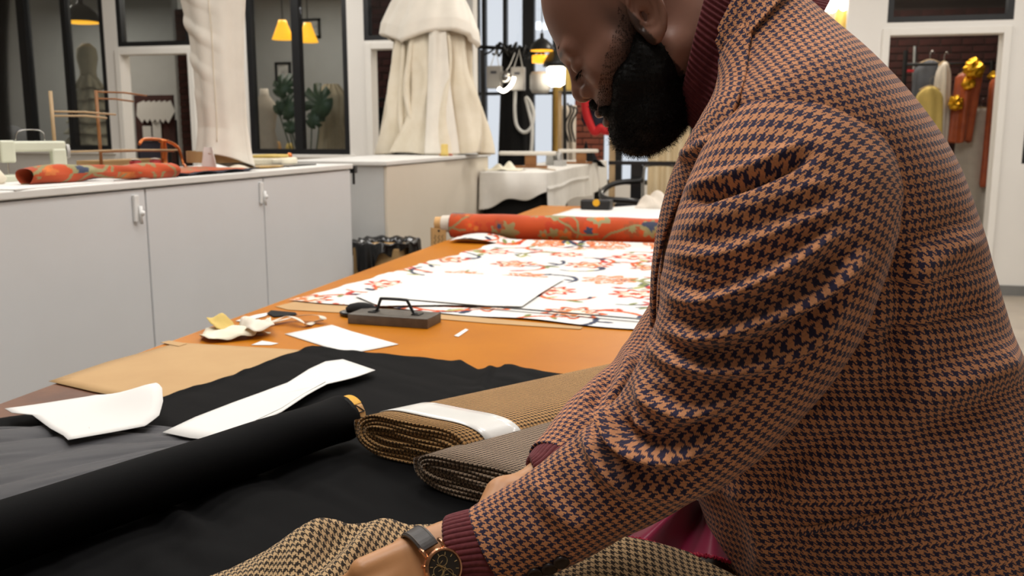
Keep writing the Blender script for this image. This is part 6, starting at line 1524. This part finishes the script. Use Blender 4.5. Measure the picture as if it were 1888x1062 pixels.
# colour of the skin: short stubble on the scalp sides and jaw is part of the surface colour
hp = (SV - HO) @ HM.T; inh = np.linalg.norm(hp - np.array([0.02, 0, 0.0]), axis=1) < 0.2
base = np.tile(np.array(lin('9B7060')[:3]), (len(SV), 1)); hand_m = ~inh
base[hand_m] = np.array(lin('C08A5C')[:3])  # arms and hands painted brighter than the head for the stronger light there
def blend(mask, colr): 
    m_ = np.clip(mask, 0, 1)[:, None]; base[:] = base * (1 - m_) + np.array(lin(colr)[:3]) * m_
f_, l_, u_ = hp[:, 0], np.abs(hp[:, 1]), hp[:, 2]
edge_line = np.interp(f_, [0.0, 0.02, 0.053, 0.092, 0.11], [0.03, -0.004, -0.020, -0.044, -0.055])
stub = 1 / (1 + np.exp(np.clip((u_ - edge_line - 0.004) / 0.0065, -30, 30))) * (l_ > 0.0) * (f_ > 0.005) * (f_ < 0.108) * inh
blend(stub * 0.85, '1E1512')
blend(np.exp(-((f_ - 0.024) / 0.012) ** 2 - ((u_ - 0.01) / 0.03) ** 2) * 0.6 * inh * (l_ > 0.05), '241A16')
blend(np.exp(-((f_ - 0.116) / 0.012) ** 2 - ((u_ + 0.054) / 0.010) ** 2) * 0.8 * inh, '4A2A26')
blend(np.exp(-((f_ - 0.1) / 0.010) ** 2 - ((l_ - 0.026) / 0.020) ** 2 - ((u_ - 0.037) / 0.0035) ** 2) * 0.9 * inh, '120D0B')
blend(np.exp(-((f_ - 0.1) / 0.012) ** 2 - ((l_ - 0.033) / 0.016) ** 2 - ((u_ - 0.004) / 0.0035) ** 2) * 0.75 * inh, '1B120F')
tsk = NT('skin_tone'); at_ = tsk.add('ShaderNodeVertexColor', layer_name='Col'); nzs = tsk.math('MULTIPLY_ADD', tsk.noise(30, 4), 0.22, 0.89)
hs_ = tsk.add('ShaderNodeHueSaturation'); tsk.link(at_.outputs[0], hs_.inputs['Color']); tsk.link(nzs, hs_.inputs['Value']); tsk.link(hs_.outputs[0], tsk.b.inputs['Base Color'])
tsk.b.inputs['Roughness'].default_value = 0.42; tsk.b.inputs['Specular IOR Level'].default_value = 0.45; tsk.bump(tsk.noise(500, 3), 0.12, 0.0005)
M['skin_tone'] = tsk.m
obj('body', (SV, SF), 'skin_tone', person, col=base, smooth=True)

# ---- beard: trimmed volume with loose curls around it
def beard_sdf(W_):
    p = ((W_ - HO) @ HM.T); q = p.copy(); q[:, 1] = np.abs(q[:, 1])
    d = s_ell(p, (0.080, 0, -0.090), (0.046, 0.046, 0.040))
    d = smin(d, s_ell(p, (0.050, 0, -0.088), (0.052, 0.058, 0.040)), 0.02)
    d = smin(d, s_cap(q, (0.016, 0.062, -0.018), (0.028, 0.060, -0.060), 0.006, 0.018), 0.012)
    d = smin(d, s_cap(q, (0.026, 0.060, -0.034), (0.056, 0.052, -0.046), 0.012, 0.018), 0.016)
    d = smin(d, s_cap(q, (0.056, 0.052, -0.046), (0.090, 0.033, -0.066), 0.017, 0.014), 0.016)
    d = smin(d, s_cap(q, (0.018, 0.048, -0.048), (0.060, 0.040, -0.092), 0.025, 0.030), 0.015)
    d = smin(d, s_cap(q, (0.1105, 0.004, -0.0345), (0.1005, 0.028, -0.056), 0.0085, 0.0095), 0.006)
    return d + 0.0016 * np.sin(p[:, 0] * 700) * np.sin(p[:, 1] * 650) * np.sin(p[:, 2] * 720)
blo, bhi = box_of([HO + HM.T @ np.array([0.06, 0, -0.07])], 0.12)
BV, BF = surface_net(beard_sdf, blo, bhi, 0.0022)
eps = 0.001
Gd = np.stack([beard_sdf(BV + np.array(k) * eps) - beard_sdf(BV - np.array(k) * eps) for k in ((1, 0, 0), (0, 1, 0), (0, 0, 1))], 1); Gd /= np.linalg.norm(Gd, axis=1)[:, None] + 1e-9
rs = np.random.RandomState(3)
def strands(P0, Dr, Ln, w_, curl):
    n = len(P0); side = np.cross(Dr, rs.normal(size=(n, 3))); side /= np.linalg.norm(side, axis=1)[:, None]
    b2 = np.cross(Dr, side); segs = 4; V = []
    for k in range(segs + 1):
        t_ = k / segs; c_ = P0 + Dr * (Ln * t_)[:, None] + (side * np.sin(t_ * 4.2)[None] if False else side * math.sin(t_ * 4.0)) * (curl * Ln)[:, None] + b2 * (1 - math.cos(t_ * 3.2)) * (0.5 * curl * Ln)[:, None]
        ww = w_ * (1 - 0.85 * t_); V.append(c_ - b2 * ww / 2); V.append(c_ + b2 * ww / 2)
    V = np.stack(V, 1).reshape(-1, 3); base_ = np.arange(n)[:, None] * (2 * (segs + 1)); F_ = []
    for k in range(segs): F_.append(base_ + np.array([[2 * k, 2 * k + 1, 2 * k + 3, 2 * k + 2]]))
    return V, np.vstack(F_)
pick = rs.choice(len(BV), 15000); d0 = Gd[pick] + rs.normal(size=(len(pick), 3)) * 0.35; d0 /= np.linalg.norm(d0, axis=1)[:, None]
pl = (BV[pick] - HO) @ HM.T
ln_ = rs.uniform(0.003, 0.007, len(pick)) * np.where(pl[:, 2] < -0.08, 1.5, 0.7)
HV, HFc = strands(BV[pick] - d0 * 0.001, d0, ln_, 0.00055, 0.45)
bd = obj('beard', (np.vstack([BV, HV]), np.vstack([BF, HFc + len(BV)])), 'hair', person, smooth=True)
sk = np.where((stub > 0.12) & (stub < 0.93) & inh & (f_ > 0.012))[0]
if len(sk):
    sk = rs.choice(sk, 7000); q_ = SV[sk]; g_ = np.stack([head_sdf(q_ + np.array(k) * eps) - head_sdf(q_ - np.array(k) * eps) for k in ((1, 0, 0), (0, 1, 0), (0, 0, 1))], 1); g_ /= np.linalg.norm(g_, axis=1)[:, None] + 1e-9
    dn = g_ * 0.5 - HU * 0.7 + rs.normal(size=g_.shape) * 0.4; dn /= np.linalg.norm(dn, axis=1)[:, None]
    st_ = strands(q_ - g_ * 0.0004, dn, rs.uniform(0.0015, 0.0035, len(q_)), 0.0004, 0.3); obj('stubble', st_, 'hair', person, smooth=True)
# eyebrows and lashes
L_, S_l = [], []
for sgn in (1, -1):
    for k in range(260):
        t_ = rs.uniform(0, 1); loc_ = np.array([np.interp(t_, [0, 0.5, 1], [0.1045, 0.0975, 0.084]) , sgn * (0.012 + 0.034 * t_), 0.039 + 0.004 * math.sin(t_ * 3.14) + rs.uniform(-0.003, 0.003)])
        L_.append(HO + HM.T @ loc_); S_l.append(HM.T @ np.array([-0.35 - 0.5 * t_, sgn * 0.35, 0.2 + rs.uniform(-0.2, 0.2)]))
L_, S_l = np.array(L_), np.array(S_l); S_l /= np.linalg.norm(S_l, axis=1)[:, None]
a1 = strands(L_, S_l, rs.uniform(0.0025, 0.0045, len(L_)), 0.0006, 0.1); obj('eyebrows', a1, 'hair', person, smooth=True)
L_, S_l = [], []
for sgn in (1, -1):
    for k in range(60):
        t_ = k / 59.0; loc_ = np.array([0.1005 - 0.010 * (2 * t_ - 1) ** 2 , sgn * (0.0325 + 0.0125 * (2 * t_ - 1)), 0.0035]); L_.append(HO + HM.T @ loc_); S_l.append(HM.T @ np.array([0.8, sgn * 0.5 * (2 * t_ - 1), -0.35 + rs.uniform(-0.1, 0.1)]))
L_, S_l = np.array(L_), np.array(S_l); S_l /= np.linalg.norm(S_l, axis=1)[:, None]
a1 = strands(L_, S_l, rs.uniform(0.007, 0.0105, len(L_)), 0.0006, 0.15); obj('eyelashes', a1, 'hair', person, smooth=True)

# ---- wristwatch
dW = (K1_ - W1_) / np.linalg.norm(K1_ - W1_); nW = NRM1 + np.array([0.12, -0.1, -0.25]); nW = nW - dW * (nW @ dW); nW /= np.linalg.norm(nW); sW = np.cross(nW, dW); sW = sW if sW[2] > 0 else -sW
WC = W1_ + dW * 0.033
watch = obj('wristwatch', (np.vstack([WC + (nW * math.cos(a) * 0.0310 + sW * math.sin(a) * 0.0425) + dW * o_ + (nW * math.cos(a) + sW * math.sin(a)) * th for a in np.linspace(0.55, 2 * math.pi - 0.55, 60) for o_, th in ((-0.0105, 0), (-0.0105, 0.0022), (-0.008, 0.0034), (0.008, 0.0034), (0.0105, 0.0022), (0.0105, 0))]),
    [(6 * i + j, 6 * i + (j + 1) % 6, 6 * i + 6 + (j + 1) % 6, 6 * i + 6 + j) for i in range(59) for j in range(6)] + [tuple(range(6)), tuple(range(354, 360))]), 'leather', person, smooth=False)
watch['label'] = 'rose gold wristwatch with a dark dial on a leather strap'
for o_ in (-0.0082, 0.0082):
    obj('stitching', tube([WC + nW * math.cos(a) * 0.0345 + sW * math.sin(a) * 0.0461 + dW * o_ for a in np.linspace(0.75, 2.9, 40)], 0.0004, 5), 'stitch', watch)
WQ = WC + nW * 0.0335
def disc(c_, n_, prof, k=48):
    V = []
    for (r_, h_) in prof:
        for i in range(k): a = 2 * math.pi * i / k; V.append(c_ + n_ * h_ + r_ * (math.cos(a) * dW + math.sin(a) * sW))
    Fc = [(j * k + i, j * k + (i + 1) % k, (j + 1) * k + (i + 1) % k, (j + 1) * k + i) for j in range(len(prof) - 1) for i in range(k)]
    return np.array(V), Fc + [tuple(range(k)), tuple(range(k * (len(prof) - 1), k * len(prof)))]
obj('case', disc(WQ, nW, [(0.017, -0.001), (0.0205, 0.001), (0.0208, 0.006), (0.0195, 0.0085), (0.0178, 0.0088), (0.0174, 0.0072)]), 'rose_gold', watch, smooth=False)
obj('dial', disc(WQ, nW, [(0.0175, 0.0068), (0.0172, 0.0074)]), 'dial', watch)
for k in range(12):
    a = math.pi / 6 * k; e_ = math.cos(a) * sW + math.sin(a) * dW; obj('hour_mark', tube([WQ + nW * 0.0077 + e_ * 0.0128, WQ + nW * 0.0077 + e_ * 0.0158], 0.00045, 4), 'gold_mark', watch)
for (a, r_) in ((1.57, 0.0078), (3.3, 0.0078), (-0.2, 0.0075)):
    c_ = WQ + nW * 0.0077 + (math.cos(a) * sW + math.sin(a) * dW) * r_
    obj('subdial_ring', tube([c_ + 0.0052 * (math.cos(b) * dW + math.sin(b) * sW) for b in np.linspace(0, 2 * math.pi, 26)], 0.0003, 4), 'gold_mark', watch); obj('subdial_hand', tube([c_, c_ + 0.004 * (math.cos(a * 2) * dW + math.sin(a * 2) * sW)], 0.0003, 4), 'gold_mark', watch)
for (a, r_, w_) in ((0.75, 0.0095, 0.00055), (2.35, 0.0135, 0.00045), (3.6, 0.012, 0.00025)):
    e_ = math.cos(a) * sW + math.sin(a) * dW; obj('watch_hand', tube([WQ + nW * 0.0083 - e_ * 0.002, WQ + nW * 0.0083 + e_ * r_], w_, 4), 'gold_mark', watch)
for (a, b) in ((1, 1), (1, -1), (-1, 1), (-1, -1)):
    obj('lug', tube([WQ + nW * 0.004 + sW * a * 0.016 + dW * b * 0.0108, WQ + nW * 0.002 + sW * a * 0.024 + dW * b * 0.0115, WQ - nW * 0.003 + sW * a * 0.027 + dW * b * 0.0115], 0.0021, 8), 'rose_gold', watch, smooth=True)
for a in (0, 0.55, -0.55):
    e_ = math.cos(a) * dW + math.sin(a) * sW; obj('crown', tube([WQ + nW * 0.0035 + e_ * 0.0205, WQ + nW * 0.0035 + e_ * (0.0245 if a == 0 else 0.0235)], 0.0022 if a == 0 else 0.0017, 10), 'rose_gold', watch)

# ---- trousers and shoes
tr = obj('trousers', J(*[(lambda Y0: (lambda g: (g[0], g[1].tolist()))(grid(lambda u, v: (np.interp(v, [0, 0.5, 1], [0.24, 0.22, 0.20]) + np.interp(v, [0, 0.5, 0.9, 1], [0.10, 0.085, 0.115, 0.115]) * np.cos(u * 6.2832) + 0.004 * np.sin(v * 30 + u * 12), Y0 + np.interp(v, [0, 0.5, 0.9, 1], [0.085, 0.08, 0.085, 0.08]) * np.sin(u * 6.2832), 0.03 + 0.92 * v), 40, 40)))(y_) for y_ in (1.07, 1.27)]), 'navy_cloth', person, smooth=True)
for y_ in (1.07, 1.27):
    obj('shoe', grid(lambda u, v: (0.31 - 0.32 * v, y_ + np.interp(v, [0, 0.1, 0.3, 0.7, 0.92, 1], [0.01, 0.035, 0.036, 0.048, 0.035, 0.005]) * np.cos(u * 6.2832), 0.0 + np.maximum(0, np.interp(v, [0, 0.1, 0.35, 0.6, 0.9, 1], [0.04, 0.09, 0.10, 0.065, 0.05, 0.02]) * (0.5 + 0.5 * np.sin(u * 6.2832)))), 30, 30)[:2], 'shoe', person, smooth=True)
